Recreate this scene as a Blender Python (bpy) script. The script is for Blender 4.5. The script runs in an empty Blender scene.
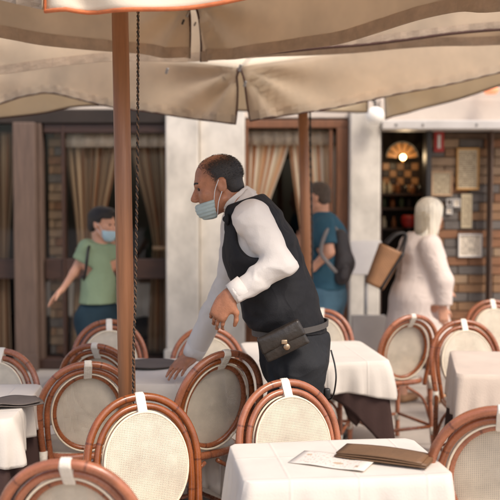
import bpy, bmesh, math, random
import numpy as np
from mathutils import Vector, Matrix

random.seed(7)
scene = bpy.context.scene
COL = scene.collection
R = math.radians

# ------------------------------------------------------------------ camera, sky, sun, exposure
CAM_H, FPX, PITCH = 1.57, 900.0, math.atan(45 / 900.0)
cam_d = bpy.data.cameras.new('camera')
cam = bpy.data.objects.new('camera', cam_d)
COL.objects.link(cam)
cam.location = (0, 0, CAM_H)
cam.rotation_euler = (math.pi / 2 - PITCH, 0, 0)
cam_d.sensor_width = 36.0
cam_d.lens = 36.0 * FPX / 500.0
cam_d.clip_end = 500
cam_d.dof.use_dof = True
cam_d.dof.focus_distance = 3.45
cam_d.dof.aperture_fstop = 2.6
scene.camera = cam

world = bpy.data.worlds.new('World')
scene.world = world
world.use_nodes = True
wn = world.node_tree
sky = wn.nodes.new('ShaderNodeTexSky')
sky.sky_type = 'NISHITA'
sky.sun_disc = False
SUN_EL, SUN_AZ = R(52), R(140)          # azimuth measured from +Y clockwise
sky.sun_elevation = SUN_EL
sky.sun_rotation = SUN_AZ
sky.air_density = 1.0
sky.dust_density = 4.0
sky.ozone_density = 0.6
wn.nodes['Background'].inputs['Strength'].default_value = 0.15
wn.links.new(sky.outputs[0], wn.nodes['Background'].inputs['Color'])

sun_d = bpy.data.lights.new('sun', 'SUN')
sun_d.energy = 1.3
sun_d.angle = R(18)
sun_d.color = (1.0, 0.94, 0.85)
sun = bpy.data.objects.new('sun', sun_d)
COL.objects.link(sun)
_sd = Vector((math.sin(SUN_AZ) * math.cos(SUN_EL), math.cos(SUN_AZ) * math.cos(SUN_EL), math.sin(SUN_EL)))
sun.rotation_euler = _sd.to_track_quat('Z', 'Y').to_euler()
sun.location = (0, -4, 9)

scene.view_settings.view_transform = 'Standard'
scene.view_settings.look = 'None'
scene.view_settings.gamma = 1.0
scene.view_settings.exposure = 0.60
scene.render.engine = 'CYCLES'
scene.cycles.use_denoising = True
scene.cycles.max_bounces = 10
scene.cycles.transparent_max_bounces = 16

_f = Vector((0, math.cos(PITCH), -math.sin(PITCH)))
_u = Vector((0, math.sin(PITCH), math.cos(PITCH)))


def at(px, py, Y):
    """photo pixel (500 px wide) + distance along the street -> world point"""
    d = Vector((1, 0, 0)) * ((px - 250) / FPX) + _u * ((250 - py) / FPX) + _f
    t = Y / d.y
    return Vector((0, 0, CAM_H)) + d * t


def atz(px, py, z):
    d = Vector((1, 0, 0)) * ((px - 250) / FPX) + _u * ((250 - py) / FPX) + _f
    t = (z - CAM_H) / d.z
    return Vector((0, 0, CAM_H)) + d * t


# ------------------------------------------------------------------ materials
MATS = {}


def lin(c):
    return tuple(((v / 12.92) if v <= 0.04045 else ((v + 0.055) / 1.055) ** 2.4) for v in c)


def rgb(r, g, b):
    return lin((r / 255, g / 255, b / 255))


class NT:
    def __init__(self, m):
        self.t = m.node_tree
        self.n = self.t.nodes

    def new(self, typ, **kw):
        n = self.n.new(typ)
        for k, v in kw.items():
            if k.startswith('i_'):
                key = k[2:]
                n.inputs[int(key) if key.isdigit() else key].default_value = v
            else:
                setattr(n, k, v)
        return n

    def link(self, a, b):
        self.t.links.new(a, b)

    def math(self, op, a, b=None, c=None):
        n = self.n.new('ShaderNodeMath')
        n.operation = op
        for i, v in enumerate((a, b, c)):
            if v is None:
                continue
            if isinstance(v, (int, float)):
                n.inputs[i].default_value = v
            else:
                self.link(v, n.inputs[i])
        return n.outputs[0]


def M(name, col, rough=0.6, var=0.18, vscale=6.0, bump=0.1, bscale=60.0, metal=0.0, spec=0.5,
      transl=0.0, stretch=(1, 1, 1), sheen=0.0, sss=0.0, col2=None, detail=4.0, rvar=0.12, emit=0.0, crease=0.0, cscale=9.0):
    if name in MATS:
        return MATS[name]
    m = bpy.data.materials.new(name)
    m.use_nodes = True
    t = NT(m)
    bs = t.n['Principled BSDF']
    tc = t.new('ShaderNodeTexCoord')
    mp = t.new('ShaderNodeMapping')
    mp.inputs['Scale'].default_value = stretch
    t.link(tc.outputs['Object'], mp.inputs['Vector'])
    nz = t.new('ShaderNodeTexNoise', i_Scale=vscale, i_Detail=detail, i_Roughness=0.6)
    t.link(mp.outputs[0], nz.inputs['Vector'])
    ramp = t.new('ShaderNodeMapRange')
    ramp.inputs[1].default_value = 0.3
    ramp.inputs[2].default_value = 0.7
    t.link(nz.outputs['Fac'], ramp.inputs[0])
    mix = t.new('ShaderNodeMix', data_type='RGBA')
    c2 = col2 if col2 else tuple(min(1, c * (1 + var)) for c in col)
    c1 = col if col2 else tuple(c * (1 - var) for c in col)
    mix.inputs[6].default_value = (*c1, 1)
    mix.inputs[7].default_value = (*c2, 1)
    t.link(ramp.outputs[0], mix.inputs[0])
    t.link(mix.outputs[2], bs.inputs['Base Color'])
    nb = t.new('ShaderNodeTexNoise', i_Scale=bscale, i_Detail=3.0)
    t.link(mp.outputs[0], nb.inputs['Vector'])
    bp = t.new('ShaderNodeBump', i_Strength=bump, i_Distance=0.01)
    t.link(nb.outputs['Fac'], bp.inputs['Height'])
    t.link(bp.outputs[0], bs.inputs['Normal'])
    if crease:
        nc = t.new('ShaderNodeTexNoise', i_Scale=cscale, i_Detail=2.0, i_Roughness=.5, i_Distortion=1.2)
        t.link(mp.outputs[0], nc.inputs['Vector'])
        rg = t.math('MULTIPLY', t.math('ABSOLUTE', t.math('SUBTRACT', nc.outputs['Fac'], .5)), -4.0)
        b2 = t.new('ShaderNodeBump', i_Strength=crease, i_Distance=0.012)
        t.link(rg, b2.inputs['Height'])
        t.link(b2.outputs[0], bp.inputs['Normal'])
    rr = t.new('ShaderNodeMapRange')
    rr.inputs[3].default_value = max(0.03, rough - rvar)
    rr.inputs[4].default_value = min(1, rough + rvar)
    t.link(nb.outputs['Fac'], rr.inputs[0])
    t.link(rr.outputs[0], bs.inputs['Roughness'])
    bs.inputs['Metallic'].default_value = metal
    bs.inputs['Specular IOR Level'].default_value = spec
    if sheen:
        bs.inputs['Sheen Weight'].default_value = sheen
    if sss:
        bs.inputs['Subsurface Weight'].default_value = sss
        bs.inputs['Subsurface Radius'].default_value = (0.6, 0.25, 0.12)
        bs.inputs['Subsurface Scale'].default_value = 0.012
    if emit:
        bs.inputs['Emission Color'].default_value = (*col, 1)
        bs.inputs['Emission Strength'].default_value = emit
    if transl:
        tr = t.new('ShaderNodeBsdfTranslucent')
        t.link(mix.outputs[2], tr.inputs['Color'])
        mx = t.new('ShaderNodeMixShader')
        mx.inputs[0].default_value = transl
        t.link(bs.outputs[0], mx.inputs[1])
        t.link(tr.outputs[0], mx.inputs[2])
        t.link(mx.outputs[0], t.n['Material Output'].inputs['Surface'])
    MATS[name] = m
    m['_mix'] = 1
    return m


def weave_mat(name, col, hole=0.35, pitch=0.0075):
    """open cane weave: strands with small gaps, in the object's X/Z plane"""
    if name in MATS:
        return MATS[name]
    m = M(name, col, rough=0.55, var=0.14, vscale=9, bump=0.05, bscale=200)
    t = NT(m)
    bs = t.n['Principled BSDF']
    tc = t.new('ShaderNodeTexCoord')
    sx = t.new('ShaderNodeSeparateXYZ')
    t.link(tc.outputs['UV'], sx.inputs[0])
    k = 2 * math.pi / pitch
    a = t.math('SINE', t.math('MULTIPLY', sx.outputs[0], k))
    b = t.math('SINE', t.math('MULTIPLY', sx.outputs[1], k))
    prod = t.math('MULTIPLY', t.math('MULTIPLY_ADD', a, 0.5, 0.5), t.math('MULTIPLY_ADD', b, 0.5, 0.5))
    hn = t.new('ShaderNodeTexNoise', i_Scale=28.0, i_Detail=3.0)
    t.link(tc.outputs['UV'], hn.inputs['Vector'])
    thr = t.math('MULTIPLY_ADD', hn.outputs['Fac'], .35, 1 - hole - .17)
    hole_f = t.math('MULTIPLY', t.math('GREATER_THAN', prod, thr), 0.85 if hole else 0.0)
    tp = t.new('ShaderNodeBsdfTransparent')
    mx = t.new('ShaderNodeMixShader')
    t.link(hole_f, mx.inputs[0])
    t.link(bs.outputs[0], mx.inputs[1])
    t.link(tp.outputs[0], mx.inputs[2])
    t.link(mx.outputs[0], t.n['Material Output'].inputs['Surface'])
    bp = [n for n in t.n if n.type == 'BUMP'][0]
    over = t.math('MULTIPLY', a, b)
    t.link(over, bp.inputs['Height'])
    bp.inputs['Strength'].default_value = 0.5
    bp.inputs['Distance'].default_value = 0.002
    return m


def rattan_mat(name, col, dark):
    """varnished cane pole with darker growth rings along its length (UV.x runs along the pole in metres)"""
    if name in MATS:
        return MATS[name]
    m = M(name, col, rough=0.27, var=0.22, vscale=14, bump=0.06, bscale=90, rvar=0.1)
    t = NT(m)
    bs = t.n['Principled BSDF']
    mix = [n for n in t.n if n.type == 'MIX'][0]
    tc = t.new('ShaderNodeTexCoord')
    sx = t.new('ShaderNodeSeparateXYZ')
    t.link(tc.outputs['UV'], sx.inputs[0])
    s = t.math('ABSOLUTE', t.math('SUBTRACT', t.math('FRACT', t.math('MULTIPLY', sx.outputs[0], 4.6)), 0.5))
    ring = t.math('LESS_THAN', s, 0.018)
    ns = t.new('ShaderNodeTexNoise', i_Scale=3.0, i_Detail=3.0)
    mp = t.new('ShaderNodeMapping')
    mp.inputs['Scale'].default_value = (3, 40, 40)
    t.link(tc.outputs['UV'], mp.inputs[0])
    t.link(mp.outputs[0], ns.inputs['Vector'])
    streak = t.math('MULTIPLY', t.math('SUBTRACT', ns.outputs['Fac'], 0.42), 1.5)
    fac = t.math('MINIMUM', t.math('MAXIMUM', t.math('MULTIPLY_ADD', ring, 0.55, streak), 0.0), 1.0)
    m2 = t.new('ShaderNodeMix', data_type='RGBA')
    t.link(fac, m2.inputs[0])
    t.link(mix.outputs[2], m2.inputs[6])
    m2.inputs[7].default_value = (*dark, 1)
    oi = t.new('ShaderNodeObjectInfo')
    hv = t.new('ShaderNodeHueSaturation')
    t.link(t.math('MULTIPLY_ADD', oi.outputs['Random'], .45, .75), hv.inputs['Value'])
    t.link(t.math('MULTIPLY_ADD', oi.outputs['Random'], -.15, 1.03), hv.inputs['Saturation'])
    t.link(m2.outputs[2], hv.inputs['Color'])
    t.link(hv.outputs[0], bs.inputs['Base Color'])
    bs.inputs['Coat Weight'].default_value = 0.4
    bs.inputs['Coat Roughness'].default_value = 0.25
    return m


def glass_mat(name, tint=(0.9, 0.92, 0.9), refl=0.10):
    m = bpy.data.materials.new(name)
    m.use_nodes = True
    t = NT(m)
    t.n.remove(t.n['Principled BSDF'])
    tp = t.new('ShaderNodeBsdfTransparent')
    tp.inputs[0].default_value = (*tint, 1)
    gl = t.new('ShaderNodeBsdfGlossy')
    gl.inputs['Roughness'].default_value = 0.03
    fr = t.new('ShaderNodeFresnel', i_IOR=1.5)
    nz = t.new('ShaderNodeTexNoise', i_Scale=1.3)
    bp = t.new('ShaderNodeBump', i_Strength=0.05)
    t.link(nz.outputs[0], bp.inputs['Height'])
    t.link(bp.outputs[0], gl.inputs['Normal'])
    fac = t.math('MULTIPLY_ADD', fr.outputs[0], .5, refl)
    mx = t.new('ShaderNodeMixShader')
    t.link(fac, mx.inputs[0])
    t.link(tp.outputs[0], mx.inputs[1])
    t.link(gl.outputs[0], mx.inputs[2])
    t.link(mx.outputs[0], t.n['Material Output'].inputs['Surface'])
    return m


def emis(name, col, s):
    m = M(name, col, rough=0.5, var=0.05)
    bs = m.node_tree.nodes['Principled BSDF']
    bs.inputs['Emission Color'].default_value = (*col, 1)
    bs.inputs['Emission Strength'].default_value = s
    return m


def stripe_mat(name, cols, pitch, axis=0, transl=0.2, rough=0.8, uv=True):
    """woven stripes along UV"""
    if name in MATS:
        return MATS[name]
    m = M(name, cols[0], rough=rough, var=0.1, bump=0.15, bscale=120, transl=transl)
    t = NT(m)
    tc = t.new('ShaderNodeTexCoord')
    sx = t.new('ShaderNodeSeparateXYZ')
    t.link(tc.outputs['UV'], sx.inputs[0])
    fr = t.math('FRACT', t.math('DIVIDE', sx.outputs[axis], pitch))
    cr = t.new('ShaderNodeValToRGB')
    cr.color_ramp.interpolation = 'CONSTANT'
    el = cr.color_ramp.elements
    while len(el) < len(cols):
        el.new(0.5)
    for i, c in enumerate(cols):
        el[i].position = i / len(cols)
        el[i].color = (*c, 1)
    t.link(fr, cr.inputs[0])
    t.link(cr.outputs[0], t.n['Principled BSDF'].inputs['Base Color'])
    for n in t.n:
        if n.type == 'BSDF_TRANSLUCENT':
            t.link(cr.outputs[0], n.inputs['Color'])
    return m


def print_mat(name, paper, ink, rows=60.0, dens=0.5, pic=False):
    """paper with lines of small blurred print (too small to read in the photo)"""
    m = M(name, paper, rough=0.6, var=0.05)
    t = NT(m)
    tc = t.new('ShaderNodeTexCoord')
    sx = t.new('ShaderNodeSeparateXYZ')
    t.link(tc.outputs['UV'], sx.inputs[0])
    line = t.math('GREATER_THAN', t.math('FRACT', t.math('MULTIPLY', sx.outputs[1], rows)), 0.5)
    nz = t.new('ShaderNodeTexNoise', i_Scale=1.0, i_Detail=1.0)
    mp = t.new('ShaderNodeMapping')
    mp.inputs['Scale'].default_value = (rows * 1.4, rows * 0.35, 1)
    t.link(tc.outputs['UV'], mp.inputs[0])
    t.link(mp.outputs[0], nz.inputs['Vector'])
    wd = t.math('GREATER_THAN', nz.outputs['Fac'], 1 - dens)
    inx = t.math('MULTIPLY', t.math('GREATER_THAN', sx.outputs[0], 0.1), t.math('LESS_THAN', sx.outputs[0], 0.88))
    iny = t.math('MULTIPLY', t.math('GREATER_THAN', sx.outputs[1], 0.07), t.math('LESS_THAN', sx.outputs[1], 0.93))
    fac = t.math('MULTIPLY', t.math('MULTIPLY', line, wd), t.math('MULTIPLY', inx, iny))
    mx = t.new('ShaderNodeMix', data_type='RGBA')
    t.link(fac, mx.inputs[0])
    mx.inputs[6].default_value = (*paper, 1)
    mx.inputs[7].default_value = (*ink, 1)
    out = mx.outputs[2]
    if pic:
        vo = t.new('ShaderNodeTexVoronoi', i_Scale=3.2)
        t.link(tc.outputs['UV'], vo.inputs['Vector'])
        blob = t.math('LESS_THAN', vo.outputs['Distance'], 0.22)
        hs = t.new('ShaderNodeMix', data_type='RGBA')
        t.link(vo.outputs['Color'], hs.inputs[0])
        hs.inputs[6].default_value = (*rgb(206, 180, 150), 1)
        hs.inputs[7].default_value = (*rgb(164, 138, 112), 1)
        m3 = t.new('ShaderNodeMix', data_type='RGBA')
        t.link(t.math('MULTIPLY', blob, inx), m3.inputs[0])
        t.link(out, m3.inputs[6])
        t.link(hs.outputs[2], m3.inputs[7])
        out = m3.outputs[2]
    t.link(out, t.n['Principled BSDF'].inputs['Base Color'])
    return m


# ------------------------------------------------------------------ mesh helpers
class G:
    """collects shapes into one mesh (with UVs per corner)"""

    def __init__(self):
        self.v, self.f, self.uv = [], [], []

    def add(self, v, f, uv=None):
        o = len(self.v)
        self.v += [tuple(p) for p in v]
        for i, face in enumerate(f):
            self.f.append([o + k for k in face])
            self.uv.append(uv[i] if uv else [(0, 0)] * len(face))
        return self

    def tube(self, pts, r, seg=10, closed=False, flat=None, cap=True):
        pts = [Vector(p) for p in pts]
        n = len(pts)
        rr = r if hasattr(r, '__len__') else [r] * n
        tang = []
        for i in range(n):
            a = pts[(i - 1) % n] if (closed or i > 0) else pts[i]
            b = pts[(i + 1) % n] if (closed or i < n - 1) else pts[i]
            tang.append((b - a).normalized())
        ref = Vector((0, 0, 1)) if abs(tang[0].z) < 0.9 else Vector((1, 0, 0))
        nrm = (ref - tang[0] * ref.dot(tang[0])).normalized()
        rings, L, acc = [], [], 0.0
        for i in range(n):
            if i:
                acc += (pts[i] - pts[i - 1]).length
                ax = tang[i - 1].cross(tang[i])
                if ax.length > 1e-7:
                    nrm = Matrix.Rotation(tang[i - 1].angle(tang[i]), 3, ax.normalized()) @ nrm
                nrm = (nrm - tang[i] * nrm.dot(tang[i])).normalized()
            bn = tang[i].cross(nrm)
            L.append(acc)
            rings.append([pts[i] + (nrm * math.cos(2 * math.pi * k / seg) + bn * math.sin(2 * math.pi * k / seg)) * rr[i] for k in range(seg)])
        v = [p for ring in rings for p in ring]
        f, uv = [], []
        m = n if closed else n - 1
        total = acc + ((pts[0] - pts[-1]).length if closed else 0)
        for i in range(m):
            j = (i + 1) % n
            l1 = L[j] if j else total
            for k in range(seg):
                k2 = (k + 1) % seg
                f.append([i * seg + k, i * seg + k2, j * seg + k2, j * seg + k])
                a, b = k / seg * 0.1, (k + 1) / seg * 0.1
                uv.append([(L[i], a), (L[i], b), (l1, b), (l1, a)])
        if cap and not closed:
            f.append(list(range(seg))[::-1])
            uv.append([(0, 0)] * seg)
            f.append([(n - 1) * seg + k for k in range(seg)])
            uv.append([(L[-1], 0)] * seg)
        return self.add(v, f, uv)

    def box(self, c, s, rot=None, bev=0.0):
        bm = bmesh.new()
        bmesh.ops.create_cube(bm, size=1.0)
        for vv in bm.verts:
            vv.co = Vector((vv.co.x * s[0], vv.co.y * s[1], vv.co.z * s[2]))
        if bev:
            bmesh.ops.bevel(bm, geom=bm.edges[:], offset=bev, segments=2, profile=0.5, affect='EDGES')
        bm.verts.index_update()
        mt = Matrix.Translation(Vector(c)) @ (rot.to_4x4() if rot else Matrix())
        v = [mt @ vv.co for vv in bm.verts]
        f = [[q.index for q in ff.verts] for ff in bm.faces]
        uv = []
        for ff in bm.faces:
            n = ff.normal
            if abs(n.y) >= max(abs(n.x), abs(n.z)):
                uv.append([(q.co.x / s[0] + .5, q.co.z / s[2] + .5) for q in ff.verts])
            elif abs(n.z) >= abs(n.x):
                uv.append([(q.co.x / s[0] + .5, q.co.y / s[1] + .5) for q in ff.verts])
            else:
                uv.append([(q.co.y / s[1] + .5, q.co.z / s[2] + .5) for q in ff.verts])
        bm.free()
        return self.add(v, f, uv)

    def lathe(self, prof, c=(0, 0, 0), seg=24, sx=1, sy=1):
        v, f = [], []
        for r, z in prof:
            for k in range(seg):
                a = 2 * math.pi * k / seg
                v.append((c[0] + r * math.cos(a) * sx, c[1] + r * math.sin(a) * sy, c[2] + z))
        for i in range(len(prof) - 1):
            for k in range(seg):
                k2 = (k + 1) % seg
                f.append([i * seg + k, i * seg + k2, (i + 1) * seg + k2, (i + 1) * seg + k])
        f.append(list(range(seg))[::-1])
        f.append([(len(prof) - 1) * seg + k for k in range(seg)])
        return self.add(v, f)

    def grid(self, P, closed_u=False, uvs=None):
        """P[i][j] points"""
        nu, nv = len(P), len(P[0])
        v = [p for row in P for p in row]
        f, uv = [], []
        for i in range(nu if closed_u else nu - 1):
            i2 = (i + 1) % nu
            for j in range(nv - 1):
                f.append([i * nv + j, i2 * nv + j, i2 * nv + j + 1, i * nv + j + 1])
                if uvs:
                    uv.append([uvs[i][j], uvs[i2][j], uvs[i2][j + 1], uvs[i][j + 1]])
        return self.add(v, f, uv or None)

    def build(self, name, mat, parent=None, smooth=True, solid=0.0, world=False, auto=None):
        me = bpy.data.meshes.new(name)
        off = parent_world(parent) if (world and parent) else Vector((0, 0, 0))
        me.from_pydata([tuple(Vector(p) - off) for p in self.v], [], self.f)
        ul = me.uv_layers.new(name='UVMap')
        flat = [c for face in self.uv for uvc in face for c in uvc]
        ul.data.foreach_set('uv', flat)
        me.polygons.foreach_set('use_smooth', [smooth] * len(me.polygons))
        me.validate()
        me.materials.append(mat)
        o = bpy.data.objects.new(name, me)
        COL.objects.link(o)
        if parent:
            o.parent = parent
        if solid:
            md = o.modifiers.new('thickness', 'SOLIDIFY')
            md.thickness = solid
            md.offset = 0
        if auto and smooth:
            try:
                me.set_sharp_from_angle(angle=R(auto))
            except Exception:
                pass
        return o


def parent_world(p):
    o = Vector(p.location)
    while p.parent:
        p = p.parent
        o += Vector(p.location)
    return o


def tag(o, label=None, cat=None, group=None, kind=None):
    if label:
        o['label'] = label
    if cat:
        o['category'] = cat
    if group:
        o['group'] = group
    if kind:
        o['kind'] = kind
    return o


def thing(name, label, cat, loc=(0, 0, 0), rz=0.0, group=None):
    o = bpy.data.objects.new(name, None)
    o.empty_display_size = 0.1
    COL.objects.link(o)
    o.location = loc
    o.rotation_euler = (0, 0, rz)
    return tag(o, label, cat, group)


def copy_tree(o, parent=None):
    c = o.copy()
    COL.objects.link(c)
    c.parent = parent
    for ch in [x for x in bpy.data.objects if x.parent == o]:
        copy_tree(ch, c)
    return c


def catmull(pts, n, closed=False):
    pts = [Vector(p) for p in pts]
    m = len(pts)
    out = []
    segs = m if closed else m - 1
    for s in range(segs):
        p1, p2 = pts[s], pts[(s + 1) % m]
        p0 = pts[(s - 1) % m] if (closed or s > 0) else p1 * 2 - p2
        p3 = pts[(s + 2) % m] if (closed or s < m - 2) else p2 * 2 - p1
        for k in range(n):
            t = k / n
            out.append(0.5 * ((2 * p1) + (p2 - p0) * t + (2 * p0 - 5 * p1 + 4 * p2 - p3) * t * t + (3 * p1 - p0 - 3 * p2 + p3) * t ** 3))
    if not closed:
        out.append(pts[-1])
    return out


def resample(pts, n):
    L = [0]
    for a, b in zip(pts, pts[1:]):
        L.append(L[-1] + (b - a).length)
    out, j = [], 0
    for i in range(n):
        d = L[-1] * i / (n - 1)
        while j < len(L) - 2 and L[j + 1] < d:
            j += 1
        t = (d - L[j]) / max(1e-9, L[j + 1] - L[j])
        out.append(pts[j].lerp(pts[j + 1], min(1, t)))
    return out

# ------------------------------------------------------------------ material palette
m_pave = M('paving', rgb(176, 166, 156), rough=0.75, var=0.14, vscale=3, bump=0.25, bscale=40)
m_marble = M('marble', rgb(208, 200, 188), rough=0.6, var=0.24, vscale=3.6, bump=0.2, bscale=26, stretch=(1.2, 1.2, .8), detail=9, crease=.10, cscale=2.2)
m_plaster = M('plaster', rgb(206, 192, 178), rough=0.85, var=0.10, vscale=1.6, bump=0.25, bscale=35)
m_timber = M('grey_timber', rgb(98, 78, 66), rough=0.65, var=0.22, vscale=7, bump=0.3, bscale=25, stretch=(6, 6, .5))
m_frame = M('window_wood', rgb(122, 80, 54), rough=0.5, var=0.2, vscale=8, bump=0.2, bscale=30, stretch=(5, 5, .6))
m_lightwood = M('light_wood', rgb(186, 150, 116), rough=0.5, var=0.15, vscale=8, stretch=(5, 5, .6))
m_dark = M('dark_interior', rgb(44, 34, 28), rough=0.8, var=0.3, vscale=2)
m_darkwood = M('dark_wood', rgb(58, 36, 26), rough=0.45, var=0.25, vscale=6, stretch=(.5, 5, 5), bump=0.15)
m_header = M('painted_beam', rgb(198, 192, 186), rough=0.5, var=0.1, vscale=3, bump=0.1)
m_steel = M('brushed_steel', rgb(150, 146, 142), rough=0.35, metal=0.9, var=0.1, vscale=20)
m_black = M('black_metal', rgb(38, 34, 33), rough=0.45, var=0.2, vscale=12)
m_glass = glass_mat('window_glass', tint=(.97, .97, .96), refl=0.0)
m_mortar = M('mortar', rgb(120, 98, 80), rough=0.9, var=0.2, vscale=12, bump=0.4)
BR = [M('brick_ochre', rgb(138, 104, 74), rough=0.7, var=0.2, vscale=9, bump=0.4, bscale=50),
      M('brick_orange', rgb(128, 88, 60), rough=0.7, var=0.22, vscale=9, bump=0.4, bscale=50),
      M('brick_grey', rgb(102, 94, 88), rough=0.75, var=0.2, vscale=9, bump=0.4, bscale=50),
      M('brick_tan', rgb(148, 122, 96), rough=0.7, var=0.2, vscale=9, bump=0.4, bscale=50)]
m_canvas = M('canvas', rgb(224, 208, 186), rough=0.9, var=0.12, vscale=2.5, bump=0.12, bscale=180, transl=0.60, spec=0.15, crease=.12, cscale=3.5)
m_hem = M('canvas_hem', rgb(206, 186, 164), rough=0.9, var=0.14, vscale=14, bump=0.3, bscale=120, transl=0.48, spec=0.15)
m_canvas_sunlit = M('canvas_sunlit', rgb(240, 228, 208), rough=0.9, var=0.08, vscale=3, bump=0.12, bscale=180, transl=0.28, spec=0.15)  # same beige canvas made paler: sunlight on it painted into the colour
m_canvas_backlit = M('canvas_backlit', rgb(244, 234, 214), rough=0.9, var=0.06, vscale=3, bump=0.12, bscale=180, transl=0.5, spec=0.15)  # beige canvas whitened for the far sides, painting in sun that shines through
m_pipe = M('brown_piping', rgb(72, 42, 30), rough=0.7, var=0.2, vscale=40)
m_pipe_o = M('orange_piping', rgb(196, 108, 62), rough=0.7, var=0.15, vscale=40)
m_pole = M('pole_wood', rgb(144, 96, 64), rough=0.42, var=0.16, vscale=5, bump=0.12, bscale=22, stretch=(9, 9, .5))
m_rope = M('dark_rope', rgb(44, 38, 34), rough=0.8, var=0.3, vscale=60)
m_rope_l = M('rope_light', rgb(104, 78, 58), rough=0.8, var=0.3, vscale=60)

YF = 8.6


def fX(px):
    return at(px, 240, YF).x


def fZ(py):
    return at(250, py, YF).z


# ------------------------------------------------------------------ ground
g = G()
NX, NY = 60, 60
g.grid([[(-60 + 2.0 * i, -40 + 2.0 * j, 0) for j in range(NY + 1)] for i in range(NX + 1)])
ground = g.build('pavement', m_pave, smooth=False)
tag(ground, 'pale grey stone paving under the cafe tables', kind='structure')
# slab joints in the paving material (the slabs cannot be told apart in the photo)
t = NT(m_pave)
tc = t.new('ShaderNodeTexCoord')
bk = t.new('ShaderNodeTexBrick', i_Scale=1.0)
bk.inputs['Mortar Size'].default_value = 0.008
bk.inputs['Brick Width'].default_value = 0.9
bk.inputs['Row Height'].default_value = 0.45
bk.inputs['Color1'].default_value = (1, 1, 1, 1)
bk.inputs['Color2'].default_value = (.82, .8, .78, 1)
bk.inputs['Mortar'].default_value = (.45, .42, .4, 1)
t.link(tc.outputs['Object'], bk.inputs['Vector'])
mixn = [n for n in t.n if n.type == 'MIX'][0]
mul = t.new('ShaderNodeMix', data_type='RGBA', blend_type='MULTIPLY')
mul.inputs[0].default_value = 1
t.link(mixn.outputs[2], mul.inputs[6])
t.link(bk.outputs['Color'], mul.inputs[7])
t.link(mul.outputs[2], t.n['Principled BSDF'].inputs['Base Color'])

# ------------------------------------------------------------------ restaurant building
B = thing('restaurant_building', 'pale stone restaurant front with curtained windows and an open shop door', 'building', (0, YF, 0))


def part(name, x0, x1, y0, y1, z0, z1, mat, parent=None, bev=0.006):
    g = G()
    g.box(((x0 + x1) / 2, (y0 + y1) / 2, (z0 + z1) / 2), (abs(x1 - x0), abs(y1 - y0), abs(z1 - z0)), bev=bev)
    return g.build(name, mat, parent or B, smooth=False, world=True)


ZH = fZ(120)
part('upper_wall', -7, 7, YF, YF + .3, ZH + .10, 4.6, m_plaster)
part('cornice', -7, 7, YF - .06, YF - .002, ZH + .62, ZH + .72, m_marble)
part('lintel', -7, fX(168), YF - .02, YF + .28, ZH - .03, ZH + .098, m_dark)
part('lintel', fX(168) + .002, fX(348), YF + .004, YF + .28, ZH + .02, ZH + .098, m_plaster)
part('column', fX(18), fX(40), YF - .16, YF + .15, 0.004, ZH - .034, m_timber, bev=.012)
part('column_edge_strip', fX(40) + .002, fX(43), YF - .04, YF + .12, 0.004, ZH - .034, m_timber)
part('plinth', fX(17), fX(41), YF - .18, YF - .162, 0.004, .16, m_timber)
part('pilaster', fX(168), fX(200), YF - .22, YF + .2, 0.004, ZH + .096, m_marble, bev=.015)
part('pilaster', fX(200) + .003, fX(245), YF - .15, YF + .2, 0.004, ZH + .094, m_marble, bev=.015)
part('pilaster_base', fX(166), fX(200) - .01, YF - .25, YF - .224, 0.004, .22, m_marble, bev=.01)
part('pilaster', fX(348), fX(378), YF - .15, YF + .2, 0.004, ZH + .094, m_marble, bev=.015)
part('header_beam', fX(378) + .003, 3.6, YF - .2, YF + .1, fZ(131), fZ(122), m_header, bev=.01)
for bx in (392, 418, 470):
    g = G()
    g.lathe([(.012, 0), (.012, .008), (.006, .012)], seg=12)
    o = g.build('bolt', m_steel, B)
    o.location = (fX(bx), -.2, fZ(126.5))
    o.rotation_euler = (R(90), 0, 0)
part('fascia', fX(378) + .003, 3.6, YF - .06, YF - .003, fZ(122) + .003, fZ(100), m_plaster)
part('outer_wall', -7, -4.2, YF - .01, YF + .3, 0.004, ZH - .034, m_plaster)
part('outer_wall', 3.6, 7, YF - .01, YF + .3, 0.004, ZH + .096, m_plaster)
# first window bay
part('window_rail', fX(44) + .003, fX(168) - .003, YF + .02, YF + .12, fZ(279), fZ(259), m_darkwood)
part('window_rail', -4.2, fX(18) - .003, YF + .02, YF + .12, fZ(279), fZ(259), m_darkwood)
part('threshold', -4.2, fX(168) - .004, YF - .08, YF + .2, 0.004, .10, m_darkwood)
part('door_post', fX(62), fX(65), YF + .0, YF + .1, .102, ZH - .034, m_darkwood)
part('window_head', fX(44) + .003, fX(168) - .003, YF + .01, YF + .12, ZH - .12, ZH - .034, m_darkwood)
part('window_pane', fX(65) + .004, fX(168) - .004, YF + .068, YF + .074, fZ(259) + .003, ZH - .123, m_glass, bev=0)
part('window_pane', fX(65) + .004, fX(168) - .004, YF + .068, YF + .074, .103, fZ(279) - .003, m_glass, bev=0)
part('window_pane', fX(44) + .004, fX(62) - .003, YF + .068, YF + .074, .103, ZH - .123, m_glass, bev=0)
part('window_pane', -4.19, fX(18) - .004, YF + .068, YF + .074, fZ(259) + .003, ZH - .036, m_glass, bev=0)
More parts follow.
